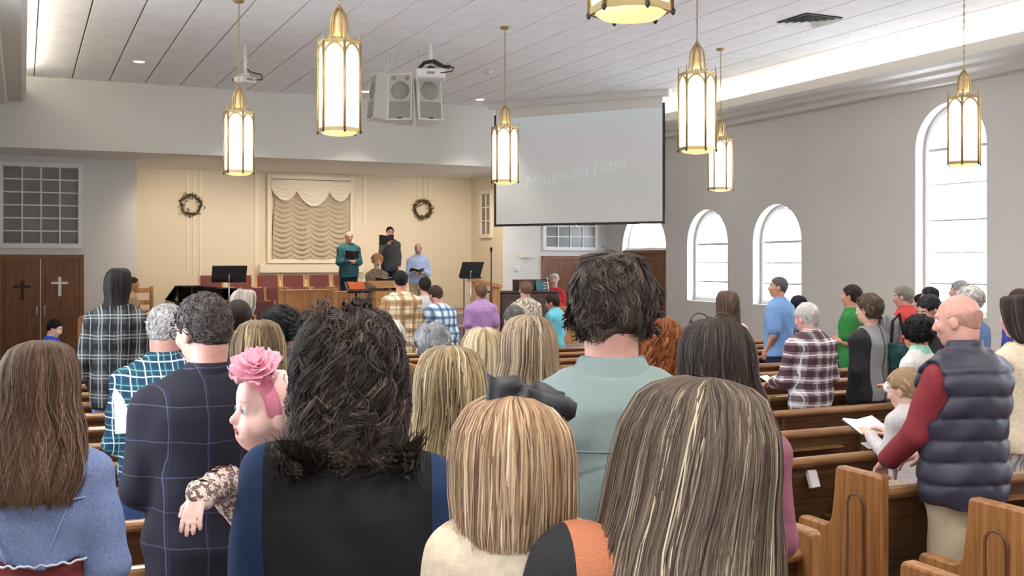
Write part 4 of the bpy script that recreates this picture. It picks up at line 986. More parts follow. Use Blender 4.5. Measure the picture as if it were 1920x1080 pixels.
        wv = h.get('wave', .004); frq = h.get('freq', 22); ph0 = (r.uniform(0, 6.28, nc)[ck]+r.normal(0, .35, n))[:, None]
        dphi = wv*np.sin(frq*(top-z)+ph0)*np.clip((top-z)/.25, 0, 1)/.1
        ph = phi[:, None]+(phc[ck]-phi)[:, None]*.65*t*t+dphi+.05*r.normal(0, 1, nc)[ck][:, None]*t+r.normal(0, .16, n)[:, None]*(1-np.sin(th_))
        w_, d_, y_ = (lerp(z, k) for k in (1, 2, 3)); yo = (1-np.sin(th_))*(-.045+.10*np.abs(phi[:, None])/pm); xo = h.get('part', 0.)*(1-np.sin(th_))
        X = w_*np.sin(ph)*rr+xo; Y = y_-d_*np.cos(ph)*rr+yo; Z = z+np.zeros_like(X)
        cu = h.get('curl', 0.)
        if cu:
            pc = (r.uniform(0, 6.28, nc)[ck]+r.normal(0, .3, n))[:, None]+(top-z)*h.get('turns', 150)*(r.uniform(.7, 1.3, nc)[ck])[:, None]; e_ = np.clip((top-z)/.07, .25, 1)*cu*(r.uniform(.6, 1.5, nc)[ck]*r.uniform(.8, 1.2, n))[:, None]
            X = X+e_*np.cos(pc)*np.cos(ph); Y = Y+e_*np.cos(pc)*np.sin(ph)*.6-e_*np.sin(pc)*np.cos(ph); X = X+e_*.5*np.sin(pc)*np.sin(ph)
        P = np.stack((X, Y, Z), 2); N = np.stack((np.sin(ph), -np.cos(ph), .9*np.cos(th_)+0*ph), 2); N /= np.linalg.norm(N, axis=2, keepdims=True)
        a = np.clip(.44+r.normal(0, .17, nc)[ck]+r.normal(0, .14, n), 0, 1)
        rb_ = ribbons(P, N, (h.get('sw') or (.0022 if near > 1 else (.0045 if near else .008)))*r.uniform(.5, 1.3, n), a); om = h.get('ombre', .15); put(rb_[0], rb_[1], np.clip(rb_[2]+om*(np.tile(np.repeat(t[0], 3), n)-.45), 0, 1))
        if h.get('locks'): furs(v, q, **h['locks'])
    v = np.concatenate(V); q = np.concatenate(Q); a = np.concatenate(A)
    v = (v*hs)@Rh.T+hc
    return v, q, a, m
PEOPLE = {}
def person(key, label, px, top, z, base=None, turn=0, head=(0, 0, 0), bw=1.0, fem=False, hair=None, skin='fair', shirt=None, sleeve='long', hem=.82, fit=.012, collar=None, pants=None, skirt=None,
           arms='book', snap=True, sit=False, lean=0., sway=0., hs=None, hadd=.012, near=None, fold=.004, neckz=None, hand=('relax', 'relax'), face=None, H=None, beltz=None, cuff=None, shrug=(0, 0), group='congregation', swell=0.):
    X, Y = ray(px, z)
    if snap and Y < 12.5:
        rows = [y+.52 for y in (LROWS if X < 2.7 else CROWS)]; yt = min(rows, key=lambda q: abs(q-Y)); z = z*yt/Y; X, Y = ray(px, z)
    b = fz(Y) if base is None else base
    ztop = CAMZ+(HORIZON-top)*z/FPX
    root_z = b
    if H is None: H = ztop-b-hadd
    else: root_z = ztop-hadd-H
    if sit: H = (ztop-b-hadd)+.42; H = (ztop-hadd-b)/(1.75-.42)*1.75; root_z = b-.42*H/1.75
    s = H/1.75; near = (2 if z < 3.6 else (1 if z < 10.5 else 0)) if near is None else near
    hs = hs or (.94+.06*min(1, s)); hd = math.atan2(PULPIT[0]-X, PULPIT[1]-Y) if Y < 18 else math.pi
    rz = -hd+math.radians(turn) if face is None else math.radians(face)
    root = empty('person', (X, Y, root_z), rz, label, 'person', group); PEOPLE[key] = (root, s)
    T = [(a*s, w*s*bw, d*s*(bw*.6+.4), y*s) for a, w, d, y in (TF if fem else TM)]
    shx, shz = ((.150, 1.372) if fem else (.166, 1.388)); shx *= (bw*.75+.25)
    A_ = ARMS[arms] if isinstance(arms, str) else arms
    arm = []
    for sd, (e, w), sg_ in zip((-1, 1), A_, shrug):
        fx = shx/.186
        arm.append((np.array([sd*shx, -.012, shz+sg_])*s, np.array([sd*e[0]*fx, e[1], e[2]])*s, np.array([sd*w[0]*(fx if w[0] > .15 else 1), w[1], w[2]])*s))
    Rh = rotm(*head); piv = np.array([0, -.004*s, H-.209*hs]); hc = piv+Rh@(np.array([0, .016, .095])*hs)
    legs = []
    for sd in (-1, 1):
        hp = np.array([sd*.088, 0, .90])*s; kn = np.array([sd*.098, .015, .49])*s; an = np.array([sd*.105, -.02, .085])*s
        if sit: kn = np.array([sd*.10, .42, .91])*s; an = np.array([sd*.10, .43, .50])*s
        legs.append((hp, kn, an))
    def shear(v):
        v = v.copy(); t = np.maximum(0, v[:, 2]-.95*s); v[:, 1] += lean*t; v[:, 0] += sway*t; return v
    # ---- body (skin): one continuous surface
    hf = .0065 if near > 1 else (.008 if near else .0105); cs = .026
    hx, hy = hc[0], hc[1]
    xs = axis(-.46*s*bw, .46*s*bw, cs, (hx-.10*hs, hx+.10*hs, hf)); ys = axis(-.30*s, (.62 if sit else .42)*s, cs, (hy-.13*hs, hy+.135*hs, hf)); zs = axis(.35*s if sit else -.0, H+.02, cs, (H-.26*hs, H+.02, hf))
    g = Grid(xs, ys, zs)
    g.loft([(a, w*.93, d*.93, y) for a, w, d, y in T], .02)
    nr = (.047 if fem else .057)*s*(.7+.3*bw)
    g.caps((0, -.02*s, T[-1][0]-.05*s), piv+np.array([0, .004, .02]), nr*1.08, nr, .03)
    for (a, e, w), k in zip(arm, (0, 1)):
        g.caps((0, -.015*s, T[-1][0]-.035*s), a-np.array([0, 0, .008*s]), .026*s, .038*s, .03); g.caps(a, e, .046*s, .040*s, .02); g.caps(e, w, .040*s, .028*s, .015)
    for hp, kn, an in legs: g.caps(hp, kn, .085*s, .056*s, .03); g.caps(kn, an, .056*s, .036*s, .02); g.caps(an, an+np.array([0, .11, -.045])*s, .036*s, .03*s, .02)
    RR = (Rh, hc); sc = hs
    def E(c_, r_, k): 
        cw = hc+Rh@(np.array(c_)*sc); R_ = max(r_)*sc; g.add(ellf(np.array(c_)*sc, np.array(r_)*sc, RR), cw-R_, cw+R_, k)
    E((0, -.012, .028), (.075, .094, .086), .03); E((0, .026, -.036), (.057, .066, .076), .035); E((0, .060, -.090), (.024, .022, .020), .02); E((0, -.03, -.05), (.052, .055, .06), .03)
    for sd in (-1, 1): E((sd*.076, -.004, -.012), (.009, .020, .031), .006); E((sd*.036, .068, -.022), (.022, .018, .020), .02)
    def C(a, b_, ra, rb, k): g.caps(hc+Rh@(np.array(a)*sc), hc+Rh@(np.array(b_)*sc), ra*sc, rb*sc, k)
    C((0, .086, .012), (0, .106, -.028), .009, .0125, .008); C((-.014, .094, -.032), (.014, .094, -.032), .008, .008, .006); C((-.019, .086, -.056), (.019, .086, -.056), .007, .007, .008); C((-.016, .084, -.066), (.016, .084, -.066), .0075, .0075, .008)
    C((-.045, .076, .030), (.045, .076, .030), .010, .010, .014)
    for sd in (-1, 1):
        cw = hc+Rh@(np.array([sd*.032, .094, .008])*sc); g.sub(ellf(np.array([sd*.032, .096, .006])*sc, np.array([.016, .014, .011])*sc, RR), cw-.03, cw+.03)
    v, q = g.mesh()
    # material zones of the face
    fc = (v[q].mean(1)-hc)@Rh/sc; ax = np.abs(fc[:, 0]); mi = np.zeros(len(q), int)
    mi[(ax < .023) & (fc[:, 2] > -.073) & (fc[:, 2] < -.051) & (fc[:, 1] > .078)] = 1
    mi[(ax > .015) & (ax < .050) & (fc[:, 2] > .022) & (fc[:, 2] < .035) & (fc[:, 1] > .055)] = 2
    # hands joined to the body mesh
    for (a, e, w), sd, hk in zip(arm, (-1, 1), hand):
        hv, hq = HANDS[hk]; f = nrm(w-e); up = np.array([0, 0, 1.]) if abs(f[2]) < .8 else np.array([sd*1., 0, 0]); sx = nrm(np.cross(f, up)); up = np.cross(sx, f)
        hvv = hv.copy(); hqq = hq
        if sd > 0: hvv[:, 0] *= -1; hqq = hq[:, ::-1]
        wv = (w+(hvv[:, :1]*sx+hvv[:, 1:2]*f+hvv[:, 2:]*up)*max(.62, s)*(.92 if fem else 1.0)); q = np.concatenate((q, hqq+len(v))); mi = np.concatenate((mi, np.zeros(len(hq), int))); v = np.concatenate((v, wv))
    np_obj('body', shear(v), q, None, root, midx=mi, mats=[SKINS[skin], M_lip, M_brow])
    for sd in (-1, 1):
        e = link('eye', EYE, None, root); p = shear((hc+Rh@(np.array([sd*.032, .0765, .007])*sc))[None])[0]
        e.matrix_local = Matrix.Translation(p) @ Matrix(Rh.tolist()).to_4x4() @ Matrix.Rotation(-math.pi/2, 4, 'X') @ Matrix.Scale(sc, 4)
    # ---- clothes
    st = .011 if near > 1 else (.014 if near else .02); sd_ = (px*7+top) % 50
    def folds(X_, Y_, Z_): return fold*(np.sin(15*X_+11*Z_+2.5*np.sin(8*Z_+sd_))*np.sin(13*Y_+12*Z_+sd_)+.7*np.sin(27*Z_+5*np.sin(8*X_+sd_)+9*Y_))
    if shirt is not None:
        xm = (.34*bw+.08)*s; lo = (hem-.03)*s
        for a, e, w in arm: xm = max(xm, abs(e[0])+.08, abs(w[0])+.08); lo = min(lo, w[2]-.07) if sleeve == 'long' else min(lo, e[2]-.07)
        ymax = max(.26*s, max(w[1] for _, _, w in arm)+.08)
        g = Grid(axis(-xm, xm, st), axis(-.27*s-swell, ymax+swell, st), axis(lo, 1.53*s, st))
        nz = (neckz or (1.47 if fem else 1.49))*s
        g.loft([(a, w+fit+swell, d+fit+swell, y) for a, w, d, y in T]+([(hem*s-.02, T[0][1]+fit+.012+swell, T[0][2]+fit+.01+swell, 0)] if hem < .8 else []), 0, z0=hem*s)
        for (a, e, w) in arm:
            dn = np.array([0, 0, .004*s+fit*.2]); g.caps((0, -.015*s, T[-1][0]+.004*s), a-dn, .035*s+fit*.6, .048*s+fit*.7, .045); a = a-dn
            r0 = .050*s+fit*.85; r1 = .043*s+fit
            if sleeve == 'none': continue
            if sleeve == 'short': g.caps(a, a+(e-a)*.72, r0, r1+.010, .02)
            else:
                w2 = w-nrm(w-e)*.012; g.caps(a, e, r0, r1, .025); g.caps(e, w2, r1, .033*s+fit*.9, .02)
        g.clip(lambda X_, Y_, Z_: Z_-nz-.012*s-.25*np.maximum(0, -Y_-.02)-.9*np.maximum(0, np.abs(X_)-.075*s))
        if fold: 
            Xc, Yc, Zc = g.co((slice(None),)*3); g.F = g.F+folds(Xc, Yc, Zc)*np.clip((1.47*s-Zc)/.12, 0, 1)
        v, q = g.mesh(); np_obj('top' if sleeve != 'none' else 'vest', shear(v), q, shirt, root)
        if collar is not None:
            g = Grid(axis(-.12*s, .12*s, .009), axis(-.13*s, .12*s, .009), axis(1.42*s, 1.60*s, .009))
            g.loft([(1.452*s, nr+.050, nr+.044, -.016*s), (1.49*s, nr+.034, nr+.032, -.012*s), (1.535*s, nr+.013, nr+.015, -.006*s)], 0)
            g.clip(lambda X_, Y_, Z_: Z_-1.53*s+.35*np.maximum(0, Y_)-.0*X_)
            v, q = g.mesh(); np_obj('collar', shear(v), q, collar, root)
    if pants is not None:
        g = Grid(axis(-.30*s*bw, .30*s*bw, st*1.2), axis(-.2*s, (.58 if sit else .22)*s, st*1.2), axis((.44 if sit else .03)*s, 1.06*s, st*1.25))
        g.loft([(a, w+.008, d+.008, y) for a, w, d, y in T if a < 1.1*s], .0, z1=(beltz or 1.0)*s)
        for hp, kn, an in legs: g.caps(hp, kn, .098*s*(.4+.6*bw), .078*s, .035); g.caps(kn, an, .078*s, .066*s, .03)
        if not sit: g.clip(lambda X_, Y_, Z_: .055*s-Z_+0*X_+0*Y_)
        Xc, Yc, Zc = g.co((slice(None),)*3); g.F = g.F+.004*np.sin(24*Zc+4*np.sin(16*Xc)+6*Yc)
        v, q = g.mesh(); np_obj('trousers', shear(v), q, pants, root)
    if skirt is not None:
        sm_, zb_, fl_ = skirt; g = Grid(axis(-.36*s*bw, .36*s*bw, st*1.2), axis(-.3*s, .3*s, st*1.2), axis(zb_*s, 1.21*s, st*1.2))
        g.loft([(zb_*s, (.19+fl_)*s*bw, (.14+fl_)*s, 0), (.80*s, T[0][1]+.02, T[0][2]+.02, 0)]+[(a, w+.006, d+.006, y) for a, w, d, y in T if .85*s < a < 1.26*s], 0, z1=1.17*s)
        Xc, Yc, Zc = g.co((slice(None),)*3); g.F = g.F+.008*np.sin(38*Xc+3*np.sin(5*Zc))*np.clip((1.0*s-Zc)/.3, 0, 1)
        v, q = g.mesh(); np_obj('skirt', shear(v), q, sm_, root)
    for (hp, kn, an), sd in zip(legs, (-1, 1)):
        sh_ = link('shoe', SHOE, None, root); sh_.location = (an[0], an[1]+.02*s, an[2]-.085*s); sh_.scale = (s*1.1, s*1.1, s*1.1)
    if hair is not None:
        for i_, hh in enumerate(hair if isinstance(hair, list) else [hair]):
            v, q, a, m = hair_build(hh, root, H, hc, Rh, hs, near); np_obj(hh.get('name', 'hair'), shear(v), q, m, root, attr=a)
    root['_'] = 0; del root['_']
    info = dict(root=root, s=s, H=H, hc=hc, Rh=Rh, hs=hs, arm=arm, shear=shear, X=X, Y=Y, rz=rz, z=z, rootz=root_z)
    PEOPLE[key] = info; return info
def w2(info, p):
    """person space -> world"""
    p = info['shear'](np.array([p], float))[0]; c_, s_ = math.cos(info['rz']), math.sin(info['rz'])
    return Vector((info['X']+c_*p[0]-s_*p[1], info['Y']+s_*p[0]+c_*p[1], info['rootz']+p[2]))
def hpt(info, p): return info['hc']+info['Rh']@(np.array(p)*info['hs'])
M_cover = mat('hymnal_black', (.025, .022, .022), .5); M_page = mat('hymnal_page', (.82, .80, .74), .7)
def hymnal(info, p, label, tilt=35, size=1.0, cover=M_cover, yaw=0, spread=.28):
    """open book held at p (person space), pages towards the reader"""
    t = empty('hymnal', w2(info, p), info['rz']+math.radians(yaw), label, 'book', 'books in hands'); t.rotation_euler = (math.radians(tilt), 0, info['rz']+math.radians(yaw)); w, h = .125*size, .17*size
    for sd in (-1, 1):
        R_ = Matrix.Rotation(-sd*spread, 4, 'Y')
        MB().box((min(0, sd*w), -h/2, -.004), (max(0, sd*w), h/2, 0), R_).build('cover', cover, t)
        MB().bbox((min(0, sd*(w-.006)), -h/2+.005, 0), (max(0, sd*(w-.006)), h/2-.005, .011), .002, R_).build('page_block', M_page, t)
    return t
def glasses(info, m, up=0., back=0., width=.0):
    """spectacles as a child of the person; up lifts them onto the hair"""
    g = MB(); P = lambda x, y, z_: Vector(info['shear'](np.array([hpt(info, (x, y-back, z_+up))]))[0])
    k = 1+width
    for sd in (-1, 1):
        g.tube([P(sd*.034*k+.026*math.cos(a), .104-.012*abs(math.cos(a)), .006+.020*math.sin(a)) for a in [2*math.pi*i/16 for i in range(16)]], .0022*info['hs'], 6, closed=True)
        g.tube([P(sd*.060*k, .095, .010), P(sd*.080*k, .05, .010), P(sd*.083*k, .0, .006), P(sd*.082*k, -.02, -.012)] if up == 0 else [P(sd*.060, .095, .008), P(sd*.076, .085, -.03), P(sd*.084, .06, -.08)], .0026, 6)
    g.tube([P(-.009, .106, .012), P(0, .110, .015), P(.009, .106, .012)], .002, 6)
    g.build('glasses', m, info['root'])

# ================================================================== THE CONGREGATION
F_ = lambda n, r, g, b, **k: mat(n, c8(r, g, b), k.pop('rough', .85), bump=k.pop('bump', .25), bscale=k.pop('bscale', 300), noise=k.pop('noise', .12), nscale=k.pop('nscale', 60), spec=.25, **k)
def HC(*cols): return [c8(*c_) for c_ in cols]
BROWN = HC((34, 24, 18), (70, 52, 40), (112, 88, 70)); DKBROWN = HC((22, 17, 14), (46, 36, 30), (84, 68, 58)); BLACKH = HC((10, 10, 11), (20, 20, 22), (44, 44, 48)); GREYH = HC((90, 88, 86), (150, 148, 145), (205, 203, 200)); WHITEH = HC((150, 147, 142), (205, 202, 196), (235, 233, 228))
BLOND = HC((96, 72, 44), (176, 146, 100), (236, 214, 172)); LTBROWN = HC((70, 54, 40), (128, 104, 80), (190, 164, 130)); REDH = HC((70, 34, 16), (140, 78, 42), (190, 124, 76)); SALT = HC((48, 44, 42), (100, 95, 92), (160, 155, 150))
denim = F_('denim_jacket', 122, 140, 182, noise=.22, nscale=190); jeans = F_('jeans_blue', 62, 84, 128, noise=.3, nscale=25); dkjeans = F_('jeans_dark', 38, 44, 62, noise=.3, nscale=25); khaki = F_('khaki', 186, 170, 140); blackc = F_('black_cloth', 34, 34, 38); charcoal = F_('charcoal_cloth', 62, 62, 66)
cream = F_('cream_cloth', 212, 192, 166); navy = F_('navy_cloth', 34, 42, 66); rust = F_('rust_knit', 178, 108, 74, bscale=500, bump=.6); 

# --- nearest rows -------------------------------------------------
P1 = person('denim', 'woman with long brown hair in a cropped denim jacket at the left picture edge', 72, 634, 2.95, fem=True, snap=False, turn=4, head=(0, 4, 0), bw=1.0, hair=dict(kind='long', cols=HC((46, 34, 26), (92, 70, 54), (150, 122, 98)), len=.21, n=4200, wave=.010, freq=30, flare=1.22, cw=1.02, wide=1.06, seed=2, back=.12, fly=.06, sw=.0019),
            shirt=denim, fit=.020, hem=1.13, arms=(((.245, -.01, 1.10), (.20, .21, 1.03)),)*2, skirt=(F_('rust_dress', 126, 58, 56), .30, .03), fold=.007, hadd=.02, skin='fair', collar=denim)
def seams(info, lines, m, r=.0028, name='stitched_seam'):
    mb = MB()
    for ln in lines: mb.tube(ln, r, 5)
    mb.v = [tuple(v) for v in info['shear'](np.array(mb.v))]; return mb.build(name, m, info['root'])
def back_y(info, x, z, bw, fem, fit):
    s = info['s']; T = np.array(sorted([(a*s, w*s*bw, d*s*(bw*.6+.4), y*s) for a, w, d, y in (TF if fem else TM)])); w_, d_, y_ = (np.interp(z, T[:, 0], T[:, k]) for k in (1, 2, 3)); w_ += fit; d_ += fit
    return y_-d_*math.sqrt(max(.02, 1-(x/w_)**2))-.001
bl = []; s1 = P1['s']
for x0, x1 in ((-.11, -.05), (.11, .05)): bl.append([(x0*(1-t)+x1*t, back_y(P1, x0*(1-t)+x1*t, (1.31-.17*t)*s1, 1.0, True, .022), (1.31-.17*t)*s1) for t in np.linspace(0, 1, 8)])
bl.append([(x, back_y(P1, x, 1.315*s1, 1.0, True, .022), 1.315*s1) for x in np.linspace(-.15, .15, 13)])
seams(P1, bl, mat('denim_stitch', c8(150, 166, 200), .9))
seams(P1, [[(x, back_y(P1, x, 1.14*s1, 1.0, True, .026), (1.132+.005*math.sin(190*x)*math.sin(47*x))*s1) for x in np.linspace(-.17, .17, 60)]], mat('frayed_edge', c8(206, 214, 228), .95), .0035, 'frayed_hem')
P2 = person('blazer', 'man in a navy windowpane blazer and glasses, head turned to the side', 392, 549, 3.65, turn=8, head=(44, 10, 0), bw=1.08, hair=dict(kind='short', cols=HC((36, 30, 28), (72, 62, 58), (122, 110, 104)), thick=.006, vol=.014, L=.016, lift=.3, n=7500, seed=4, low=-.06, swirl=.25, spread=.011), skin='pink',
            shirt=plaid('windowpane', c8(36, 34, 43), [('x', .115, .3, .030, c8(92, 92, 118), .5), ('z', .115, .2, .030, c8(92, 92, 118), .5), ('x', .115, .36, .02, c8(50, 58, 100), .5)], .85), fit=.030, hem=.74, pants=khaki, arms='book', collar=plaid('windowpane', (.1, .1, .1), []), fold=.004)
glasses(P2, M_black)
P3 = person('mother', 'woman with dark curly hair in a black and navy sweater holding the baby', 655, 574, 2.34, fem=True, snap=False, turn=0, head=(0, 2, 0), bw=1.17, shrug=(.045, .015),
            hair=[dict(kind='curly', cols=HC((16, 13, 12), (36, 30, 27), (66, 55, 49), (114, 98, 87)), len=.09, wide=1.20, flare=.95, cw=1.04, curl=.014, turns=70, n=2600, amp=.007, seed=5, under=.93, phi=150, fly=.16, wave=.02, sw=.0017, vol=.020, per=15, cl=.05, swirl=.6, ymax=.0, zmax=.132, spread=.008, locks=dict(n=5200, L=.095, lift=.10, wid=.0019, seg=12, curl=.011, rnd=.16, per=18))], shirt=None, arms=(((.245, .03, 1.09), (.10, .24, 1.02)), ((.235, .02, 1.10), (.05, .23, 1.05))), hadd=.024)

mm = bpy.data.materials.new('black_navy_knit'); mm.use_nodes = True; MATS['black_navy_knit'] = mm
nt = mm.node_tree; b_ = nt.nodes['Principled BSDF']; b_.inputs['Roughness'].default_value = .9; b_.inputs['Specular IOR Level'].default_value = .2
tc = nt.nodes.new('ShaderNodeTexCoord'); sp_ = nt.nodes.new('ShaderNodeSeparateXYZ'); nt.links.new(tc.outputs['Object'], sp_.inputs[0])
ab = nt.nodes.new('ShaderNodeMath'); ab.operation = 'ABSOLUTE'; nt.links.new(sp_.outputs['X'], ab.inputs[0]); gt = nt.nodes.new('ShaderNodeMath'); gt.operation = 'GREATER_THAN'; gt.inputs[1].default_value = .178; nt.links.new(ab.outputs[0], gt.inputs[0])
mx = nt.nodes.new('ShaderNodeMix'); mx.data_type = 'RGBA'; mx.inputs[6].default_value = (*c8(30, 30, 33), 1); mx.inputs[7].default_value = (*c8(36, 51, 80), 1); nt.links.new(gt.outputs[0], mx.inputs[0]); nt.links.new(mx.outputs[2], b_.inputs['Base Color'])
def dress(info, m, sleeve='long', hem=.80, fit=.014, bw=1.0, fem=True, st=.011, fold=.004, name='top', nk=0):
    """an extra garment over a finished person"""
    s = info['s']; T = [(a*s, w*s*bw, d*s*(bw*.6+.4), y*s) for a, w, d, y in (TF if fem else TM)]
    xm = max([.3*s]+[max(abs(e[0]), abs(w[0]))+.09 for _, e, w in info['arm']]); ymax = max([.22*s]+[w[1]+.08 for _, _, w in info['arm']])
    g = Grid(axis(-xm, xm, st), axis(-.27*s, ymax, st), axis(min([hem*s-.03]+[w[2]-.08 for _, _, w in info['arm']]), 1.64*s, st))
    g.loft([(a, w+fit, d+fit, y) for a, w, d, y in T], 0, z0=hem*s)
    for a, e, w in info['arm']:
        dn = np.array([0, 0, .004*s+fit*.2]); g.caps((0, -.015*s, T[-1][0]+.004*s), a-dn, .035*s+fit*.6, .050*s+fit*.7, .045); a = a-dn
        if sleeve != 'none': g.caps(a, e, .052*s+fit, .045*s+fit, .025); g.caps(e, w, .045*s+fit, .033*s+fit*.9, .02)
    g.clip(lambda X, Y, Z: Z-(1.485+nk if fem else 1.50)*s-.25*np.maximum(0, -Y-.02)-.9*np.maximum(0, np.abs(X)-.075*s))
    X, Y, Z = g.co((slice(None),)*3); g.F = g.F+fold*(np.sin(15*X+11*Z)*np.sin(13*Y+12*Z)+.7*np.sin(27*Z+5*np.sin(8*X)+9*Y))*np.clip((1.46*s-Z)/.12, 0, 1)
    v, q = g.mesh(); return np_obj(name, info['shear'](v), q, m, info['root'])
dress(P3, mm, bw=1.17); 
P5 = person('longhair', 'woman with long highlighted light brown hair nearest the camera', 1212, 708, 1.56, fem=True, snap=False, turn=3, head=(0, 3, 3), sway=.105, bw=1.22, shrug=(.125, .01),
            hair=dict(kind='long', cols=HC((36, 30, 26), (78, 65, 53), (116, 99, 81), (190, 173, 146)), len=.36, n=8000, wave=.004, freq=16, flare=1.12, cw=1.04, wide=1.20, seed=8, phi=140, fly=.09, sw=.0012, ombre=.35, ua=.05, vol=.02, back=.10, part=.004), shirt=None, arms=(((.25, .10, 1.12), (.22, .30, 1.10)), ((.23, .02, 1.10), (.1, .22, 1.0))), pants=dkjeans, hadd=.024)
m5 = bpy.data.materials.new('colour_block_knit'); m5.use_nodes = True; MATS['cbk'] = m5; nt = m5.node_tree; b_ = nt.nodes['Principled BSDF']; b_.inputs['Roughness'].default_value = .95
tc = nt.nodes.new('ShaderNodeTexCoord'); sp_ = nt.nodes.new('ShaderNodeSeparateXYZ'); nt.links.new(tc.outputs['Object'], sp_.inputs[0]); rp = nt.nodes.new('ShaderNodeValToRGB'); rp.color_ramp.interpolation = 'CONSTANT'
ma = nt.nodes.new('ShaderNodeMath'); ma.operation = 'MULTIPLY_ADD'; ma.inputs[1].default_value = 1.0; ma.inputs[2].default_value = .5; nt.links.new(sp_.outputs['X'], ma.inputs[0]); e = rp.color_ramp.elements
e[0].position = 0; e[0].color = (*c8(32, 32, 34), 1); e[1].position = .375; e[1].color = (*c8(182, 112, 78), 1); q = e.new(.455); q.color = (*c8(34, 34, 34), 1); q = e.new(.56); q.color = (*c8(182, 112, 78), 1); q = e.new(.64); q.color = (*c8(32, 32, 34), 1)
nt.links.new(ma.outputs[0], rp.inputs[0]); nt.links.new(rp.outputs[0], b_.inputs['Base Color'])
nz_ = nt.nodes.new('ShaderNodeTexNoise'); nz_.inputs['Scale'].default_value = 260; bp_ = nt.nodes.new('ShaderNodeBump'); bp_.inputs['Strength'].default_value = .5; bp_.inputs['Distance'].default_value = .01; nt.links.new(nz_.outputs[0], bp_.inputs['Height']); nt.links.new(bp_.outputs[0], b_.inputs['Normal'])
dress(P5, m5, fit=.018, bw=1.22, nk=.075)
# small girl carried on the woman's left arm
P4 = person('girl', 'small blonde girl with a black hair bow, carried in a cream jacket', 962, 740, 1.66, fem=True, snap=False, turn=2, head=(4, 3, 0), H=1.04, hs=.90, bw=.98, near=2,
            hair=dict(kind='long', cols=HC((84, 62, 46), (142, 112, 84), (190, 160, 126), (236, 218, 188)), len=.03, n=4600, wave=.003, freq=18, flare=.98, cw=1.0, wide=1.06, seed=11, phi=150, fly=.10, sw=.0015, vol=.008), shirt=cream, fit=.014, hem=.80, pants=dkjeans, collar=cream,
            arms=(((.26, .05, 1.10), (.32, .20, 1.02)), ((.24, .12, 1.15), (.12, .28, 1.2))), hadd=.010, sit=False)
# her big satin bow
def bow(info, label=None):
    M_bow = mat('bow_satin', (.010, .010, .012), .55); root = info['root']; c0 = hpt(info, (.022, -.022, .122)); t = MB()
    for sd, rot in ((-1, 25), (1, -28)):
        vs, fs = [], []; n = 16; mrows = 7
        for i in range(n):
            a = 2*math.pi*i/n
            for j in range(mrows):
                u = j/(mrows-1)-.5; L = .058*(1-math.cos(a))*.5; th = .022*math.sin(a)*(.5+L*8)
                wdt = .036+.24*L
                vs.append((sd*(L+.004), u*wdt*1.25+.006*math.sin(a*2), th+.004*math.sin(u*9)))
        for i in range(n):
            for j in range(mrows-1): a = i*mrows+j; b_ = ((i+1) % n)*mrows+j; fs.append((a, b_, b_+1, a+1))
        M_ = Matrix.Translation(Vector(c0)) @ Matrix(info['Rh'].tolist()).to_4x4() @ Matrix.Rotation(math.radians(14), 4, 'Y') @ Matrix.Rotation(math.radians(72), 4, 'X') @ Matrix.Rotation(math.radians(rot*.35), 4, 'Z')
        mb = MB(); mb.add([M_ @ Vector(v) for v in vs], fs, True); mb.build('bow_loop', M_bow, root)
    for k, (dx, dz) in enumerate(((.045, -.035), (-.02, -.035), (.060, -.012))):
        M_ = Matrix.Translation(Vector(c0)) @ Matrix.Rotation(math.radians(14), 4, 'Y'); mb = MB(); pts = [M_ @ Vector((dx*t_, -.018-.012*math.sin(t_*3), dz*t_+.008)) for t_ in (0, .4, .8, 1.15)]
        mb.tube(pts, [.007, .015, .019, .021], 6); mb.build('bow_tail', M_bow, root)
    mb = MB(); M_ = Matrix.Translation(Vector(c0)); mb.lathe([(.004, -.018), (.015, -.012), (.018, 0), (.015, .012), (.004, .018)], 12); mb.v = [tuple(M_ @ (Matrix.Rotation(1.4, 4, 'X') @ Vector(v))) for v in mb.v]; mb.build('bow_knot', M_bow, root)
bow(P4)
P6 = person('tallman', 'tall man with thick wavy dark hair in a grey green shirt', 1146, 464, 2.62, turn=-6, head=(6, 2, 0), snap=False, bw=1.20, hair=[dict(kind='short', cols=HC((28, 23, 21), (60, 49, 43), (118, 101, 90)), thick=.020, vol=.024, L=.048, lift=.05, n=7500, wave=.005, seed=6, amp=.006, low=-.072, wide=1.15, swirl=.5, ymax=.05)], hadd=.030, hs=1.02,
            shirt=mat('grey_green_shirt', c8(126, 141, 139), .8, noise=.10, nscale=6, bump=.2, bscale=250, spec=.25), fit=.022, hem=.76, collar=mat('grey_green_shirt', (0, 0, 0)), pants=khaki, arms='book', fold=.010, skin='pink')
# yoke seam and box pleat on the shirt back
s6 = P6['s']
seams(P6, [[(x*s6, back_y(P6, x*s6, (1.335+.02*abs(x))*s6, 1.20, False, .030), (1.335+.02*abs(x))*s6) for x in np.linspace(-.17, .17, 13)], [(.012, back_y(P6, .012, z_*s6, 1.20, False, .030), z_*s6) for z_ in np.linspace(1.0, 1.33, 8)]], mat('shirt_seam', c8(98, 112, 112), .8), .003, 'yoke_seam')
P7 = person('blonde', 'woman with straight layered blonde hair in a light denim shirt', 846, 648, 3.05, fem=True, snap=False, head=(6, 2, 0), hair=dict(kind='long', cols=HC((58, 48, 36), (124, 104, 76), (186, 164, 124), (236, 222, 188)), len=.12, n=3200, wave=.006, flare=1.12, wide=1.08, seed=13, phi=130, fly=.05, sw=.0020, vol=.02), shirt=F_('light_denim', 164, 184, 208, noise=.1), fit=.016, pants=jeans, hadd=.022, collar=F_('light_denim', 0, 0, 0))
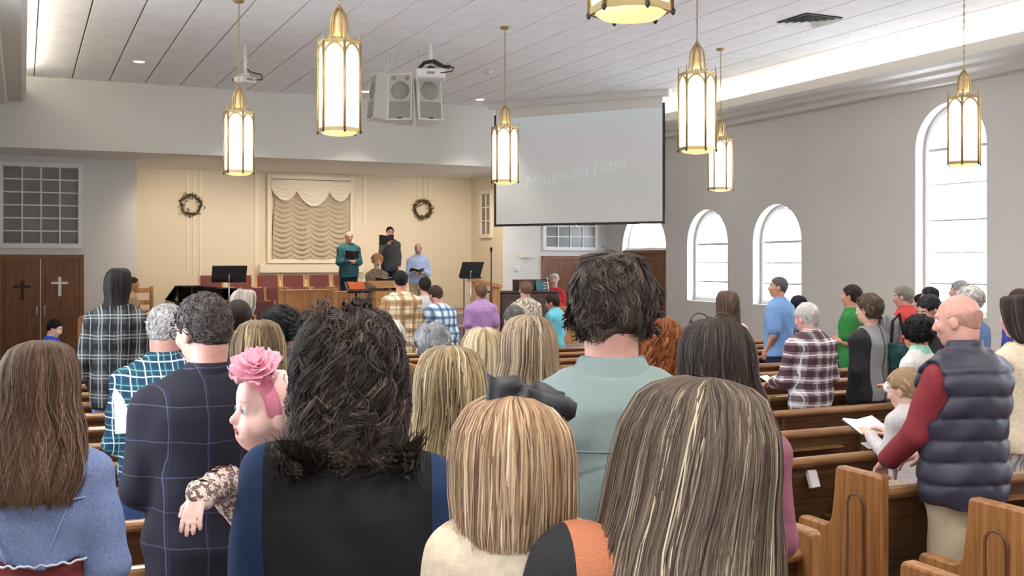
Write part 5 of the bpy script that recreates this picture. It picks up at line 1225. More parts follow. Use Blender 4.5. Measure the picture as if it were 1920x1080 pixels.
P8 = person('sunglasses', 'woman with glasses pushed up on her dark brown hair', 1345, 596, 3.05, fem=True, snap=False, turn=-4, head=(0, 3, 0), hair=dict(kind='long', cols=HC((24, 19, 17), (50, 40, 35), (92, 78, 68)), len=.25, n=2800, wave=.014, freq=26, flare=1.25, wide=1.10, seed=15, phi=125, fly=.08, sw=.0024, vol=.016, back=.1), shirt=F_('mauve_knit', 136, 84, 100), fit=.018, pants=dkjeans, hadd=.02, arms='book')
glasses(P8, M_black, up=.122, back=.055, width=.0)
P10 = person('straight', 'woman with long straight brown and blonde streaked hair in pale blue', 992, 590, 4.0, fem=True, snap=False, head=(0, 2, 0), near=2, hair=dict(kind='long', cols=HC((64, 50, 40), (116, 96, 78), (172, 150, 122), (222, 206, 180)), len=.22, n=2400, wave=.002, flare=1.18, wide=1.10, seed=17, phi=125, sw=.0024, vol=.018), shirt=F_('pale_blue', 190, 204, 220), pants=jeans, hadd=.02)
P9 = person('redcurly', 'woman with long auburn curly hair behind the tall man', 1228, 588, 4.3, fem=True, snap=False, near=2, hair=dict(kind='curly', cols=REDH, len=.30, wide=1.12, flare=1.15, curl=.010, turns=85, n=1700, amp=.006, seed=19, under=.92, phi=130, fly=.2, wave=.012, sw=.003), shirt=blackc, pants=dkjeans, hadd=.02)
P11 = person('shortblonde', 'woman with chin length pale blonde hair beyond the layered blonde', 906, 614, 5.1, fem=True, hair=dict(kind='long', cols=HC((120, 98, 70), (186, 164, 126), (232, 218, 190)), len=.06, n=1100, wave=.003, flare=1.05, wide=1.02, seed=21, vol=.014, phi=130), shirt=F_('grey_knit', 120, 124, 132), pants=dkjeans, hadd=.016)
P12 = person('greycrop', 'person with cropped silver hair and a brown jacket, centre', 812, 604, 5.5, head=(14, 4, 0), hair=dict(kind='short', cols=HC((96, 96, 98), (150, 150, 152), (216, 216, 216)), thick=.014, vol=.016, L=.035, n=1200, seed=23), shirt=F_('brown_jacket', 70, 54, 46), fit=.02, pants=dkjeans, collar=plaid('stripe_collar', (.6, .6, .58), [('x', .02, .5, .5, (.03, .03, .03), 1)]))
P13 = person('white1', 'person with white hair half hidden behind the dark curls', 728, 600, 5.9, fem=True, hair=dict(kind='long', cols=WHITEH, len=.02, n=800, wave=.006, wide=1.0, seed=25), shirt=plaid('tabby', c8(120, 110, 104), [('z', .05, .5, .4, c8(60, 54, 52), .8)]), pants=dkjeans)
P21 = person('bob', 'woman with a brown highlighted bob behind the man in the blazer', 484, 600, 4.45, fem=True, near=2, hair=dict(kind='long', cols=HC((56, 44, 34), (112, 92, 68), (188, 162, 122)), len=.07, n=2200, wave=.006, freq=30, flare=1.05, wide=1.07, seed=27, sw=.0026, vol=.016), shirt=charcoal, pants=dkjeans, hadd=.018)
P14 = person('greenplaid', 'older man with grey hair in a navy and green checked shirt', 306, 567, 4.85, head=(-20, 16, 0), bw=1.06, turn=4, hair=dict(kind='short', cols=HC((120, 116, 112), (176, 172, 168), (222, 220, 216)), thick=.007, vol=.008, L=.018, n=3600, seed=29, low=-.065, spread=.012, swirl=.3), skin='pink',
             shirt=plaid('green_check', c8(38, 66, 92), [('x', .062, .5, .30, c8(34, 82, 92), .9), ('z', .062, .5, .30, c8(34, 82, 92), .9), ('x', .062, .1, .09, c8(216, 226, 230), .85), ('z', .062, .1, .09, c8(216, 226, 230), .85), ('x', .062, .5, .06, c8(150, 190, 196), .6), ('z', .062, .5, .06, c8(150, 190, 196), .6)]), fit=.022, hem=.86, pants=jeans, arms='book', fold=.006, collar=plaid('green_check', (0, 0, 0), []))
pp = w2(P14, (.0, .34, 1.20*P14['s'])); 
t = empty('song_sheet', at(252, 768, P14['z']-.12), P14['rz'], 'cream song sheet held by the man in the green check', 'paper'); t.rotation_euler = (math.radians(62), 0, P14['rz']+.3)
MB().bbox((-.085, -.11, 0), (.085, .11, .003), .001).build('sheet', M_page, t)
for k in range(6): MB().box((-.065, .08-.028*k, .0031), (.065, .088-.028*k, .0036)).build('text_line', M_print, t)
P20 = person('afro', 'person with round black afro hair and a grey jacket', 527, 578, 6.6, hair=dict(kind='afro', cols=BLACKH, r=.128, seed=31, low=-.07), skin='dark', shirt=plaid('grey_stripe', c8(86, 88, 88), [('z', .05, .5, .3, c8(60, 62, 62), .8)]), pants=dkjeans, fit=.02, hadd=.02)
P19 = person('dkhead', 'dark haired head between the blazer and the grey blonde woman', 446, 562, 7.0, hair=dict(kind='short', cols=DKBROWN, thick=.014, vol=.014, n=500, seed=33), shirt=charcoal, pants=dkjeans)
P18 = person('greyblonde', 'woman with shoulder length ash grey hair and a navy top', 456, 542, 9.2, fem=True, head=(-34, 4, 0), hair=dict(kind='long', cols=HC((110, 100, 88), (168, 158, 144), (214, 206, 194)), len=.08, n=700, wave=.004, wide=1.08, seed=35), shirt=navy, pants=dkjeans, hadd=.018)
P15 = person('greyplaid', 'tall person with long dark hair in a grey and black plaid shirt', 221, 502, 7.9, turn=-2, head=(-6, 0, 0), bw=1.05, near=1, hair=dict(kind='long', cols=HC((14, 11, 10), (30, 24, 21), (54, 45, 40)), len=.17, n=1100, wave=.002, wide=.96, flare=.92, seed=37, vol=.012), shirt=plaid('grey_plaid', c8(52, 54, 56), [('x', .15, .5, .34, c8(20, 20, 22), .8), ('z', .15, .5, .34, c8(20, 20, 22), .8), ('x', .15, .08, .07, c8(150, 150, 146), .55), ('z', .15, .08, .07, c8(150, 150, 146), .5), ('x', .15, .92, .07, c8(150, 150, 146), .5), ('z', .15, .92, .07, c8(150, 150, 146), .45), ('x', .15, .5, .05, c8(140, 142, 138), .6)]), fit=.03, hem=.76, pants=F_('light_jeans', 110, 128, 160), arms=(((.235, -.03, 1.10), (.24, .10, .90)), ((.225, .0, 1.11), (.10, .23, 1.14))), hadd=.016)
P17 = person('kid', 'dark haired child in a royal blue shirt seated before the double doors', 97, 597, 14.2, sit=True, snap=False, base=-.10, turn=-60, head=(0, 22, 0), hair=dict(kind='short', cols=BLACKH, thick=.012, vol=.012, seed=39), shirt=F_('royal_blue', 44, 70, 176), pants=dkjeans, near=0, hs=.95)
# --- front rows, beyond the middle --------------------------------
P22 = person('yellowplaid', 'man in a long brown and cream plaid shirt below the pulpit', 752, 507, 13.2, turn=4, head=(12, 12, 0), snap=False, hair=dict(kind='short', cols=BLACKH, thick=.014, vol=.016, seed=41, n=400), near=1, skin='tan', shirt=plaid('brown_plaid', c8(222, 204, 172), [('x', .17, .5, .40, c8(150, 112, 66), .75), ('z', .17, .5, .40, c8(150, 112, 66), .75), ('x', .17, .05, .05, c8(80, 62, 48), .7), ('z', .17, .05, .05, c8(80, 62, 48), .7), ('x', .17, .5, .05, c8(96, 70, 44), .6), ('z', .17, .5, .05, c8(96, 70, 44), .6)]), fit=.035, hem=.70, pants=dkjeans, arms='clasp', fold=.006)
P23 = person('greyshirt', 'young man in a pale grey shirt between two checked shirts', 797, 519, 14.6, snap=False, head=(0, 8, 0), hair=dict(kind='short', cols=DKBROWN, thick=.010, seed=43), shirt=F_('pale_grey_shirt', 186, 186, 184), pants=khaki, skin='pink', near=0)
P24 = person('blueplaid', 'man in a blue and white checked shirt with bowed head', 824, 533, 13.4, snap=False, turn=10, head=(18, 24, 0), lean=.10, near=1, hair=dict(kind='short', cols=BROWN, thick=.010, seed=45, n=400), skin='pink', shirt=plaid('blue_check', c8(206, 222, 232), [('x', .10, .5, .42, c8(66, 108, 146), .7), ('z', .10, .5, .42, c8(66, 108, 146), .7), ('x', .10, .5, .10, c8(28, 50, 84), .7), ('z', .10, .5, .10, c8(28, 50, 84), .7)]), fit=.02, hem=.86, pants=jeans, arms='down', fold=.005)
P25 = person('purple', 'man in a short sleeved lilac shirt left of the organ', 902, 530, 14.4, snap=False, turn=-4, near=1, hair=dict(kind='short', cols=HC((74, 54, 42), (120, 92, 72), (160, 130, 104)), thick=.008, seed=47, n=400), skin='pink', shirt=F_('lilac', 166, 130, 178), fit=.026, hem=.80, sleeve='short', pants=khaki, arms='down', fold=.006, collar=F_('lilac', 0, 0, 0))
P26 = person('camo', 'boy in a sand camouflage hooded top in front of the organ', 985, 526, 14.6, snap=False, turn=0, near=1, hair=dict(kind='short', cols=HC((80, 60, 48), (116, 90, 74), (150, 124, 104)), thick=.006, seed=49, n=400, low=-.06), skin='pink', shirt=blotch('sand_camo', [c8(150, 140, 126), c8(196, 184, 164), c8(120, 108, 92), c8(214, 204, 188)], 22), fit=.03, pants=khaki, collar=F_('hood_grey', 150, 148, 144))
P27 = person('turquoise', 'child in a turquoise hooded top below the organist', 1040, 550, 15.0, snap=False, turn=25, head=(20, 14, 0), bw=.9, near=1, hair=dict(kind='short', cols=DKBROWN, thick=.014, seed=51, n=400), skin='tan', shirt=F_('turquoise', 104, 186, 200), fit=.03, hem=.72, pants=dkjeans, collar=F_('turquoise', 0, 0, 0), fold=.006)
P28 = person('greydark', 'man with dark grey hair and a slate jacket before the camouflage top', 964, 572, 9.3, hair=dict(kind='short', cols=SALT, thick=.012, seed=53, n=500), shirt=F_('slate_jacket', 92, 94, 102), fit=.025, pants=dkjeans)
# --- choir and organist -------------------------------------------
P29 = person('teal', 'balding choir man in a teal checked shirt reading a black hymnal', 654, 433, 23.3, base=.65, face=180, snap=False, near=1, bw=1.06, head=(0, 16, 0), hair=dict(kind='fringe', cols=HC((70, 50, 40), (100, 74, 60), (120, 95, 80)), thick=.006, n=200, seed=55), skin='pink', shirt=plaid('teal_check', c8(64, 112, 118), [('x', .05, .5, .3, c8(48, 84, 96), .8), ('z', .05, .5, .3, c8(34, 80, 96), .8)]), fit=.03, hem=.80, pants=navy, arms=(((.225, .02, 1.10), (.06, .24, 1.13)),)*2, hand=('grip', 'grip'), group='choir', hadd=.006, fold=.005)
hymnal(P29, (0, .27, 1.24*P29['s']), 'black hymnal held by the choir man in teal', 62, 1.25)
P30 = person('choirbeard', 'bearded choir man with glasses in a dark waistcoat holding a black folder', 731, 425, 23.75, base=.78, face=174, snap=False, near=1, head=(0, 2, 0), hair=[dict(kind='short', cols=BLACKH, thick=.010, vol=.016, n=300, seed=57)], skin='pink', shirt=F_('waistcoat_grey', 70, 72, 74), fit=.02, pants=dkjeans, arms=(((.225, -.04, 1.10), (.20, .05, .92)), ((.24, .10, 1.12), (.10, .26, 1.36))), hand=('relax', 'relax'), group='choir')
glasses(P30, M_black)
g_ = Grid(axis(-.06, .06, .006), axis(.04, .13, .006), axis(-.12, -.02, .006)); g_.add(ellf((0, .066, -.088), (.036, .034, .030)), (-.06, .03, -.13), (.06, .12, -.04), 0); g_.caps((-.024, .098, -.046), (.024, .098, -.046), .009, .009, .01); v_, q_ = g_.mesh()
np_obj('beard', P30['shear']((v_*P30['hs'])@P30['Rh'].T+P30['hc']), q_, mat('beard_grey', c8(190, 184, 176), .9), P30['root'])
hymnal(P30, (.14, .30, 1.46*P30['s']), 'black folder raised by the bearded choir man', 70, 1.35, yaw=-12, spread=.35)
P31 = person('choirblue', 'bald choir man in a pale blue shirt reading a hymnal', 784, 455, 23.3, base=.40, face=168, snap=False, near=1, head=(0, 8, 0), hair=dict(kind='fringe', cols=GREYH, thick=.006, n=200, seed=59), skin='pink', shirt=F_('pale_blue_shirt', 172, 190, 226), fit=.024, hem=.92, pants=khaki, beltz=.98, arms='book', hand=('grip', 'grip'), group='choir', collar=F_('pale_blue_shirt', 0, 0, 0))
hymnal(P31, (.06, .27, 1.17*P31['s']), 'open black hymnal held by the choir man in pale blue', 20, 1.3, yaw=10)
P32 = person('reader', 'woman with short strawberry blonde hair singing at the pulpit', 707, 476, 20.4, base=PL, face=182, snap=False, fem=True, near=1, head=(-6, 10, 0), hair=dict(kind='afro', cols=HC((150, 98, 56), (206, 150, 98), (236, 196, 146)), r=.108, seed=61, low=-.06), skin='fair', shirt=blotch('leopard', [c8(90, 72, 60), c8(170, 146, 122), c8(70, 54, 46), c8(190, 170, 146)], 60), fit=.02, pants=blackc, arms=(((.225, .04, 1.12), (.14, .26, 1.16)), ((.225, .04, 1.12), (.08, .27, 1.16))), hand=('flat', 'grip'), group='choir')
hymnal(P32, (-.02, .30, 1.24*P32['s']), 'open black hymnal held by the woman at the pulpit', 35, 1.35)
P33 = person('organist', 'white haired organist in a red blouse with glasses', 1040, 513, 22.8, base=PL, face=140, snap=False, sit=True, fem=True, near=1, head=(0, 6, 0), hair=dict(kind='short', cols=WHITEH, thick=.020, vol=.022, n=400, seed=63), skin='fair', shirt=F_('bright_red', 206, 44, 50), pants=blackc, group='choir')
glasses(P33, M_steel)
P16 = person('pianist', 'pianist partly hidden behind the tall person in grey plaid', 247, 519, 20.2, base=PL, face=-95, snap=False, sit=True, fem=True, near=1, head=(0, 10, 0), hair=dict(kind='short', cols=BROWN, thick=.012, n=300, seed=65), skin='tan', shirt=F_('tan_top', 190, 160, 130), pants=blackc, group='choir')
# --- right hand block ---------------------------------------------
P40 = person('vest', 'bald man in a quilted navy vest leaning on the pew end', 1806, 552, 4.85, turn=12, head=(24, 8, 0), bw=1.10, near=2, snap=False, hair=dict(kind='fringe', cols=HC((168, 124, 108), (192, 146, 130), (205, 165, 150)), thick=.002, vol=.002, L=.008, n=700, seed=67, low=-.05), skin='pink', shirt=mat('maroon_sleeve', c8(132, 40, 48), .85, noise=.12, nscale=70), fit=.016, hem=.95, pants=F_('stone_chino', 190, 176, 150, noise=.08), beltz=1.0, arms=(((.25, .07, 1.12), (.20, .27, .955)), ((.23, .02, 1.10), (.02, .24, .98))), hand=('grip', 'relax'), fold=.006, hadd=.002)
def quilted(info, m, bw=1.1, hem=.80):
    s = info['s']; T = [(a*s, w*s*bw, d*s*(bw*.6+.4), y*s) for a, w, d, y in TM]; st = .009
    g = Grid(axis(-.30*s, .30*s, st), axis(-.24*s, .24*s, st), axis(hem*s-.02, 1.57*s, st)); f = .034
    g.loft([(a, w+f+.004, d+f, y) for a, w, d, y in T], 0, z0=hem*s)
    for a, e, w in info['arm']: g.caps((0, -.015*s, T[-1][0]-.012*s), a+np.array([0, 0, .006]), .040*s+f*.7, .056*s+f*.7, .035)
    g.clip(lambda X, Y, Z: Z-1.50*s+0*X+0*Y)
    g.loft([(1.42*s, .105*s, .10*s, -.016*s), (1.49*s, .086*s, .086*s, -.012*s), (1.545*s, .078*s, .08*s, -.01*s)], .02, z1=1.545*s)
    for a, e, w in info['arm']:      # arm holes
        sd = np.sign(a[0]); g.sub(ellf((a[0]+sd*.075, a[1], a[2]-.075), (.085, .095, .15)), (a[0]-.2, -.3, a[2]-.35), (a[0]+.2, .3, a[2]+.2))
    X, Y, Z = g.co((slice(None),)*3); zz = (Z+.05*np.abs(X)*np.abs(X)+.006*np.sin(14*X)); ph = np.abs(np.sin(math.pi*zz/.098)); g.F = g.F-.013*ph**.5*np.clip((1.44*s-Z)/.03, 0, 1)+.0025*np.sin(60*X+25*Z)*(1-ph)+.0025*np.sin(35*X-40*Z+3)
    v, q = g.mesh(); np_obj('quilted_vest', info['shear'](v), q, m, info['root'])
quilted(P40, mat('vest_nylon', c8(50, 50, 66), .5, noise=.15, nscale=20, spec=.5))
mb = MB(); wr = P40['arm'][0]; d_ = nrm(wr[2]-wr[1]); c0 = wr[2]-d_*.015
u_ = nrm(np.cross(d_, [0, 0, 1])); w_ = np.cross(d_, u_); mb.tube([tuple(c0+(u_*math.cos(a)+w_*math.sin(a))*.044) for a in np.linspace(0, 6.283, 17)[:-1]], .009, 6, closed=True); mb.v = [tuple(v) for v in P40['shear'](np.array(mb.v))]; mb.build('wrist_watch', M_black, P40['root'])
P41 = person('boy', 'light haired small boy in front of the man in the vest', 1707, 688, 5.65, turn=10, head=(16, 14, 0), near=2, snap=True, hair=dict(kind='short', cols=HC((120, 92, 66), (168, 138, 106), (204, 178, 146)), thick=.012, vol=.014, n=1500, L=.03, seed=69), skin='fair', shirt=F_('pink_shirt', 196, 190, 190), pants=khaki, hs=.92, arms=(((.21, .04, 1.13), (.13, .26, 1.24)), ((.21, .04, 1.13), (.08, .26, 1.24))), bw=.95)
t = empty('open_hymnal', w2(P41, (-.01, .31, 1.265*P41['s'])), P41['rz'], 'open hymnal with white pages held above the pew by the boy', 'book'); t.rotation_euler = (math.radians(24), 0, P41['rz'])
for sd in (-1, 1):
    R_ = Matrix.Rotation(-sd*.16, 4, 'Y'); MB().box((min(0, sd*.12), -.085, -.004), (max(0, sd*.12), .085, 0), R_).build('cover', M_cover, t); MB().bbox((min(0, sd*.115), -.08, 0), (max(0, sd*.115), .08, .012), .003, R_).build('page_block', M_page, t)
P39 = person('profile', 'dark haired man looking down, face in profile beside the bald man', 1752, 549, 9.3, turn=30, head=(48, 26, 0), near=2, hair=dict(kind='short', cols=HC((16, 15, 18), (36, 33, 38), (66, 62, 66)), thick=.010, vol=.016, n=1200, seed=71), skin='pink', shirt=charcoal, pants=dkjeans)
P38 = person('whiteblouse', 'woman with a rounded black bob in a white blouse', 1722, 593, 7.6, fem=True, turn=14, near=2, hair=dict(kind='afro', cols=BLACKH, r=.116, seed=73, low=-.085), skin='tan', shirt=F_('white_blouse', 222, 220, 212), collar=F_('mint_collar', 160, 210, 190), fit=.02, pants=dkjeans, hadd=.016)
P36 = person('greyblack', 'woman with short brown hair in a grey sweater with black sides', 1632, 551, 8.2, fem=True, turn=6, bw=1.06, near=2, head=(10, 4, 0), hair=dict(kind='short', cols=HC((44, 36, 30), (86, 70, 60), (128, 108, 94)), thick=.020, vol=.020, n=1400, L=.045, seed=75), skin='fair', shirt=None, pants=blackc, arms='down')
mg = bpy.data.materials.new('grey_black_panel'); mg.use_nodes = True; MATS['gbp'] = mg; nt = mg.node_tree; b_ = nt.nodes['Principled BSDF']; b_.inputs['Roughness'].default_value = .9
tc = nt.nodes.new('ShaderNodeTexCoord'); sp_ = nt.nodes.new('ShaderNodeSeparateXYZ'); nt.links.new(tc.outputs['Object'], sp_.inputs[0]); ab = nt.nodes.new('ShaderNodeMath'); ab.operation = 'ABSOLUTE'; nt.links.new(sp_.outputs['X'], ab.inputs[0]); rp = nt.nodes.new('ShaderNodeValToRGB'); rp.color_ramp.interpolation = 'CONSTANT'; e = rp.color_ramp.elements
e[0].position = 0; e[0].color = (*c8(64, 64, 66), 1); e[1].position = .006; e[1].color = (*c8(138, 136, 138), 1); q = e.new(.115); q.color = (*c8(30, 30, 33), 1); nt.links.new(ab.outputs[0], rp.inputs[0]); nt.links.new(rp.outputs[0], b_.inputs['Base Color'])
dress(P36, mg, hem=.84, bw=1.06, fit=.03, st=.013)
P34 = person('burgplaid', 'white haired man in a burgundy and white checked shirt', 1519, 566, 8.3, turn=-2, head=(16, 14, 0), bw=1.08, near=2, hair=dict(kind='short', cols=WHITEH, thick=.009, vol=.012, n=1300, seed=77), skin='pink', shirt=plaid('burgundy_check', c8(178, 170, 172), [('x', .098, .5, .50, c8(110, 78, 88), .8), ('z', .098, .5, .50, c8(52, 26, 36), .78), ('x', .098, .0, .05, c8(240, 238, 238), .6), ('z', .098, .0, .10, c8(240, 238, 238), .8)]), fit=.026, hem=.82, pants=dkjeans, arms=(((.245, .03, 1.08), (.21, .27, 1.04)), ((.225, .0, 1.11), (.10, .23, 1.08))), fold=.005, collar=plaid('burgundy_check', (0, 0, 0), []))
wr_ = P34['arm'][0]; t = empty('song_booklet', w2(P34, wr_[2]+nrm(wr_[2]-wr_[1])*.10+np.array([0, 0, .025])), .4, 'small white booklet in the hand of the burgundy check man', 'paper'); t.rotation_euler = (.5, 0, .5); MB().bbox((-.07, -.05, 0), (.07, .05, .006), .002).build('sheet', M_page, t); MB().box((-.05, -.035, .0062), (.05, .035, .0068)).build('printed_area', M_print, t)
P31b = person('polo', 'man in a light blue polo shirt standing before the arched window', 1460, 518, 11.7, turn=14, head=(34, -2, 0), near=2, hair=dict(kind='short', cols=HC((60, 56, 56), (104, 100, 100), (150, 146, 146)), thick=.006, vol=.010, n=900, L=.015, seed=79, low=-.06), skin='tan', shirt=F_('light_blue_polo', 114, 152, 200), fit=.034, hem=.86, sleeve='short', pants=dkjeans, arms='pocket', fold=.005, collar=F_('light_blue_polo', 0, 0, 0))
P32b = person('pink', 'woman with long wavy brown hair in a pink top near the side windows', 1364, 544, 9.6, fem=True, turn=-6, near=2, hair=dict(kind='long', cols=HC((46, 34, 28), (88, 68, 56), (134, 110, 92)), len=.20, n=1300, wave=.012, freq=34, wide=1.05, flare=1.05, seed=81, sw=.0035), shirt=F_('pink_top', 226, 166, 178), pants=jeans, hadd=.016)
P33b = person('bluehair', 'dark haired head behind the blue polo shirt', 1497, 554, 13.0, snap=False, fem=True, hair=dict(kind='short', cols=HC((18, 20, 30), (34, 38, 54), (60, 66, 84)), thick=.018, vol=.018, seed=83), shirt=navy, pants=dkjeans)
P35 = person('green', 'person in a bright green shirt near the window wall', 1598, 534, 11.6, turn=20, near=1, hair=dict(kind='short', cols=DKBROWN, thick=.014, vol=.018, n=500, seed=85), skin='tan', shirt=F_('bright_green', 48, 122, 60), sleeve='short', fit=.03, pants=dkjeans, arms='book')
P36b = person('greycoat', 'person in a slate coat with a teal bag behind the grey sweater', 1662, 590, 9.0, fem=True, turn=0, near=1, hair=dict(kind='long', cols=GREYH, len=.03, n=400, seed=87), shirt=F_('slate_coat', 96, 102, 116), fit=.03, skirt=(F_('sand_skirt', 200, 172, 128), .3, .02), hem=.86, arms='down')
t = empty('shoulder_bag', at(1688, 672, 8.6), P36b['rz'], 'dark teal cloth bag hanging beside the grey sweater', 'bag')
g_ = Grid(axis(-.16, .16, .012), axis(-.10, .10, .012), axis(-.30, .18, .012)); g_.loft([(-.29, .05, .03, 0, .06), (-.2, .10, .05, 0, .03), (0, .13, .06, 0, 0), (.12, .09, .04, 0, -.02)], 0); X_, Y_, Z_ = g_.co((slice(None),)*3); g_.F = g_.F+.006*np.sin(40*X_+20*Z_)+.004*np.sin(60*Z_-30*X_); v_, q_ = g_.mesh(); np_obj('bag_body', v_, q_, F_('teal_cloth', 30, 70, 70), t); MB().tube([(-.1, 0, .08), (-.06, .02, .30), (.02, .03, .36), (.06, 0, .10)], .012, 6).build('bag_strap', blackc, t)
P37 = person('red', 'grey haired man in a red shirt by the tall window', 1697, 535, 11.9, turn=10, near=1, head=(10, 8, 0), hair=dict(kind='short', cols=HC((96, 92, 84), (140, 136, 126), (180, 176, 166)), thick=.010, vol=.016, n=500, seed=89), skin='pink', shirt=F_('coral_red', 186, 66, 64), fit=.03, pants=dkjeans, collar=F_('coral_red', 0, 0, 0))
P42 = person('blackhair', 'dark haired head just right of the red shirt', 1728, 551, 13.6, snap=False, hair=dict(kind='short', cols=BLACKH, thick=.016, seed=91), shirt=navy, pants=dkjeans)
P43 = person('capman', 'dark haired man against the tall window, left of the grey head', 1744, 537, 13.0, snap=False, turn=10, hair=dict(kind='short', cols=HC((26, 26, 30), (48, 48, 54), (80, 80, 86)), thick=.012, seed=93), skin='tan', shirt=charcoal, pants=dkjeans)
P44 = person('greybald', 'grey cropped man in a dark jacket against the tall window', 1801, 524, 11.6, turn=10, near=1, hair=dict(kind='short', cols=GREYH, thick=.005, n=400, seed=95), skin='pink', shirt=F_('dark_slate', 56, 64, 78), fit=.03, pants=dkjeans)
P45 = person('denimshirt', 'white haired woman in a blue denim shirt beyond the bald man', 1819, 538, 9.0, fem=True, near=1, hair=dict(kind='afro', cols=WHITEH, r=.112, seed=97, low=-.07), shirt=F_('mid_denim', 104, 126, 164), fit=.02, pants=khaki, hadd=.014)
P46 = person('creamsweater', 'dark haired woman in a cream sweater at the right picture edge', 1916, 552, 6.5, fem=True, turn=0, near=1, head=(10, 6, 0), hair=dict(kind='long', cols=DKBROWN, len=.05, n=700, wide=1.02, seed=99), shirt=F_('cream_sweater', 222, 204, 178), fit=.03, pants=plaid('striped_trousers', c8(200, 200, 200), [('x', .03, .5, .4, c8(120, 120, 124), .8)]), hem=.84, hadd=.016)
P47 = person('bluetop', 'brown haired person in violet blue at the far right edge', 1912, 540, 9.6, near=1, hair=dict(kind='short', cols=BROWN, thick=.008, n=300, seed=101), skin='tan', shirt=F_('violet_blue', 74, 84, 168), pants=dkjeans)

# --- the baby ------------------------------------------------------
def baby():
    hp = at(508, 770, 2.50); root = empty('person', (hp.x, hp.y, hp.z-.42), 0, 'baby with a pink flower headband looking over the woman\'s shoulder', 'person', 'congregation')
    # the head looks to the picture's left and a little back towards the camera
    vdir = math.atan2(-CT, ST)                                   # direction picture-left in plan
    ang = math.pi-TH                                             # picture-left unit = (-CT, ST)
    left = np.array([-CT, ST, 0.]); toward = np.array([-ST, -CT, 0.])
    f = nrm(left*.86+toward*.50+np.array([0, 0, .04])); r_ = nrm(np.cross(f, [0, 0, 1])); u = np.cross(r_, f); Rh = np.stack((r_, f, u), 1); hc = np.array([0, 0, .42]); s = .80
    RR = (Rh, hc); g = Grid(axis(-.34, .34, .02, (-.125, .125, .0045)), axis(-.30, .30, .02, (-.125, .125, .0045)), axis(-.22, .56, .02, (.29, .56, .0045)))
    def E(c_, r3, k): cw = hc+Rh@(np.array(c_)*s); q = max(r3)*s; g.add(ellf(np.array(c_)*s, np.array(r3)*s, RR), cw-q, cw+q, k)
    def C(a, b, ra, rb, k): g.caps(hc+Rh@(np.array(a)*s), hc+Rh@(np.array(b)*s), ra*s, rb*s, k)
    E((0, -.018, .030), (.083, .103, .090), .03); E((0, .030, -.040), (.062, .064, .066), .04); E((0, .062, -.086), (.026, .024, .020), .025)
    for sd in (-1, 1): E((sd*.040, .062, -.042), (.034, .032, .034), .025); E((sd*.080, -.006, -.022), (.009, .022, .030), .008)
    E((0, .075, .050), (.05, .02, .04), .03); C((0, .092, -.004), (0, .108, -.024), .008, .0135, .014); C((-.012, .100, -.026), (.012, .100, -.026), .008, .008, .008)
    C((-.018, .094, -.047), (.018, .094, -.047), .0075, .0075, .010); C((-.015, .086, -.074), (.015, .086, -.074), .009, .009, .012)
    def cut(c_, r3): cw = hc+Rh@(np.array(c_)*s); g.sub(ellf(np.array(c_)*s, np.array(r3)*s, RR), cw-.05, cw+.05)
    cut((0, .104, -.060), (.013, .022, .0085))
    for sd in (-1, 1): cut((sd*.034, .098, .006), (.0165, .016, .0115))
    # body on the woman's arm, one arm reaching over her sleeve to the hand at the left
    g.caps((0, 0, .02), hc+np.array([0, 0, -.08]), .075, .040, .03); g.caps((0, 0, -.05), (0, 0, .18), .085, .075, .03)
    hw = at(372, 930, 2.26)-root.location; el = at(420, 905, 2.42)-root.location; sh = np.array([*(left*.07)[:2], .20])
    hw, el = np.array(hw), np.array(el)
    g.caps(sh, el, .034, .027, .02); g.caps(el, hw-nrm(hw-el)*.02, .027, .019, .01)
    o2 = np.array([*(-left*.07)[:2], .20]); g.caps(o2, o2+np.array([.02, .08, -.12]), .034, .024, .02)
    for k in (-1, 1): g.caps((k*.04, 0, -.06), (k*.07, .09, -.12), .05, .04, .02); g.caps((k*.07, .09, -.12), (k*.06, .10, -.20), .04, .028, .02)
    v, q = g.mesh(); fc = (v[q].mean(1)-hc)@Rh/s; ax = np.abs(fc[:, 0]); mi = np.zeros(len(q), int)
    lipz = (ax < .020) & (fc[:, 1] > .070) & (fc[:, 2] > -.080) & (fc[:, 2] < -.044); mi[lipz] = 1
    mi[(ax < .014) & (fc[:, 1] > .060) & (fc[:, 1] < .096) & (fc[:, 2] > -.069) & (fc[:, 2] < -.051)] = 3
    mi[(ax > .016) & (ax < .048) & (fc[:, 2] > .026) & (fc[:, 2] < .032) & (fc[:, 1] > .06)] = 2
    hv, hq = HANDS['relax']; f2 = nrm(nrm(hw-el)+np.array([0, 0, -1.0])); sx = nrm(np.cross(f2, toward)); up = np.cross(sx, f2); hv2 = hv*np.array([1, 1, 1])
    wv = hw+(hv2[:, :1]*sx+hv2[:, 1:2]*f2+hv2[:, 2:]*up)*.55; q = np.concatenate((q, hq+len(v))); mi = np.concatenate((mi, np.zeros(len(hq), int))); v = np.concatenate((v, wv))
    np_obj('body', v, q, None, root, midx=mi, mats=[SKINS['baby'], mat('baby_lip', c8(226, 140, 136), .4), mat('baby_brow', c8(214, 170, 150), .8), mat('mouth_dark', c8(120, 50, 52), .6)])
    for sd in (-1, 1):
        e = link('eye', EYE, None, root); p = hc+Rh@(np.array([sd*.034, .084, .006])*s); e.matrix_local = Matrix.Translation(p) @ Matrix(Rh.tolist()).to_4x4() @ Matrix.Rotation(-math.pi/2, 4, 'X') @ Matrix.Scale(.95, 4)
    # ruffled sleeve
    fl = blotch('floral_sleeve', [c8(176, 150, 136), c8(232, 216, 204), c8(120, 92, 84), c8(240, 228, 218)], 70)
    g = Grid(axis(-.36, .36, .011), axis(-.26, .26, .011), axis(-.20, .30, .011)); e2 = hw-nrm(hw-el)*.03
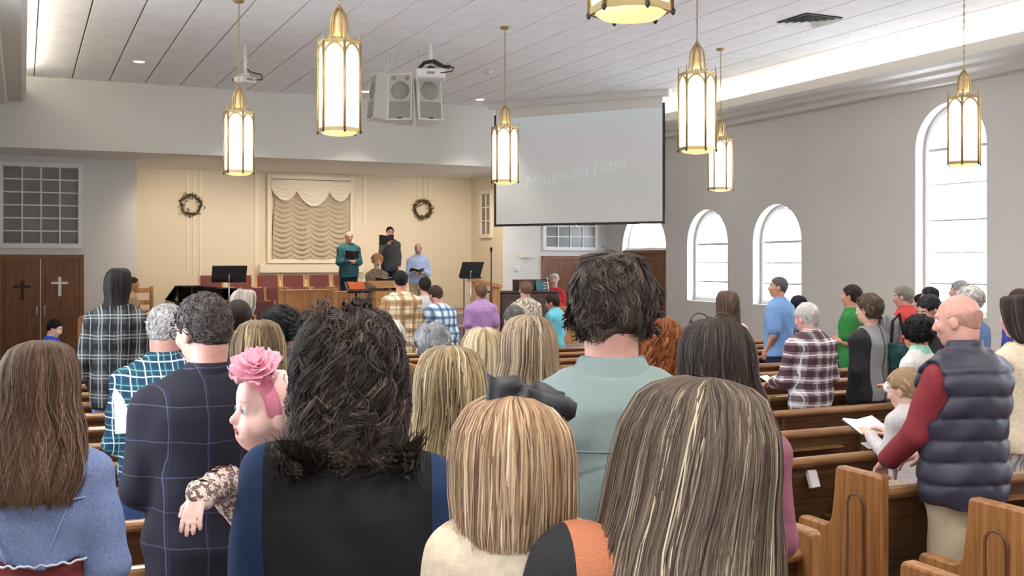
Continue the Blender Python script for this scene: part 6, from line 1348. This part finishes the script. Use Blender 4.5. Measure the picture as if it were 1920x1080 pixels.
    g.caps(sh, el, .047, .040, .02); g.caps(el, e2, .040, .030, .012); g.caps(e2, hw-nrm(hw-el)*.012, .024, .036, .004); g.caps((0, 0, -.08), (0, 0, .19), .10, .085, .03); g.caps((0, 0, .19), o2, .05, .05, .03); g.caps(o2, o2+np.array([.02, .08, -.10]), .046, .036, .02)
    X, Y, Z = g.co((slice(None),)*3); g.F = g.F+.005*np.sin(70*X+50*Z)*np.sin(60*Y-40*Z); v, q = g.mesh(); np_obj('floral_dress', v, q, fl, root)
    # headband and cloth flower
    pk = mat('pink_band', c8(228, 134, 156), .8, noise=.1, nscale=60); mb = MB(); pts = []
    n = 40; vs = []; fs = []
    for i in range(n):
        a = 2*math.pi*i/n
        for j in range(5):
            tt = (j/4-.5)*.040; y = .042-.04*math.cos(a)*0+tt-.035*math.sin(a)*0
            tilt = .030*math.sin(a)
            yy = y+tilt*.9-.02; x = .0875*math.cos(a)*math.sqrt(max(.05, 1-((yy+.018)/.108)**2)); zc_ = .030+.0955*math.sin(a)*math.sqrt(max(.05, 1-((yy+.018)/.108)**2))
            vs.append(hc+Rh@(np.array([x, yy, zc_])*s*1.012))
    for i in range(n):
        for j in range(4): a = i*5+j; b = ((i+1) % n)*5+j; fs.append((a, b, b+1, a+1))
    mb.add(vs, fs, True); hb = mb.build('headband', pk, root); sol = hb.modifiers.new('thickness', 'SOLIDIFY'); sol.thickness = .003; sol.offset = 1
    fcen = hc+Rh@(np.array([-.030, .055, .122])*s); nrm_f = nrm(Rh@np.array([-.45, .35, .8])); a1 = nrm(np.cross(nrm_f, [0, 0, 1])); a2 = np.cross(nrm_f, a1); pm = mat('flower_pink', c8(244, 178, 196), .8, noise=.08, nscale=50); rr = random.Random(5)
    for ring_, (np_, rad, lift) in enumerate(((7, .058, .10), (6, .046, .45), (5, .032, .9), (3, .020, 1.3))):
        for k in range(np_):
            a = 2*math.pi*(k+.5*ring_)/np_+rr.uniform(-.15, .15); d = a1*math.cos(a)+a2*math.sin(a); e_ = np.cross(nrm_f, d); vs = []; fs = []; M_, N_ = 6, 7; L = rad*rr.uniform(.9, 1.15)
            for i in range(M_+1):
                t_ = i/M_; wd = .62*L*math.sin(math.pi*min(.93, .12+.80*t_))**.7
                for j in range(N_+1):
                    u_ = j/N_*2-1; lf = lift*L*(t_**1.3)*.75+.10*L*math.cos(u_*5+k)*t_+.22*L*u_*u_*t_
                    vs.append(fcen+nrm_f*(.006+.004*ring_+lf)+d*(L*t_*(1-.35*lift*.5))+e_*wd*u_)
            for i in range(M_):
                for j in range(N_): b = i*(N_+1)+j; fs.append((b, b+1, b+N_+2, b+N_+1))
            mb = MB(); mb.add(vs, fs, True); o = mb.build('petal', pm, root); so = o.modifiers.new('thickness', 'SOLIDIFY'); so.thickness = .0012
baby()
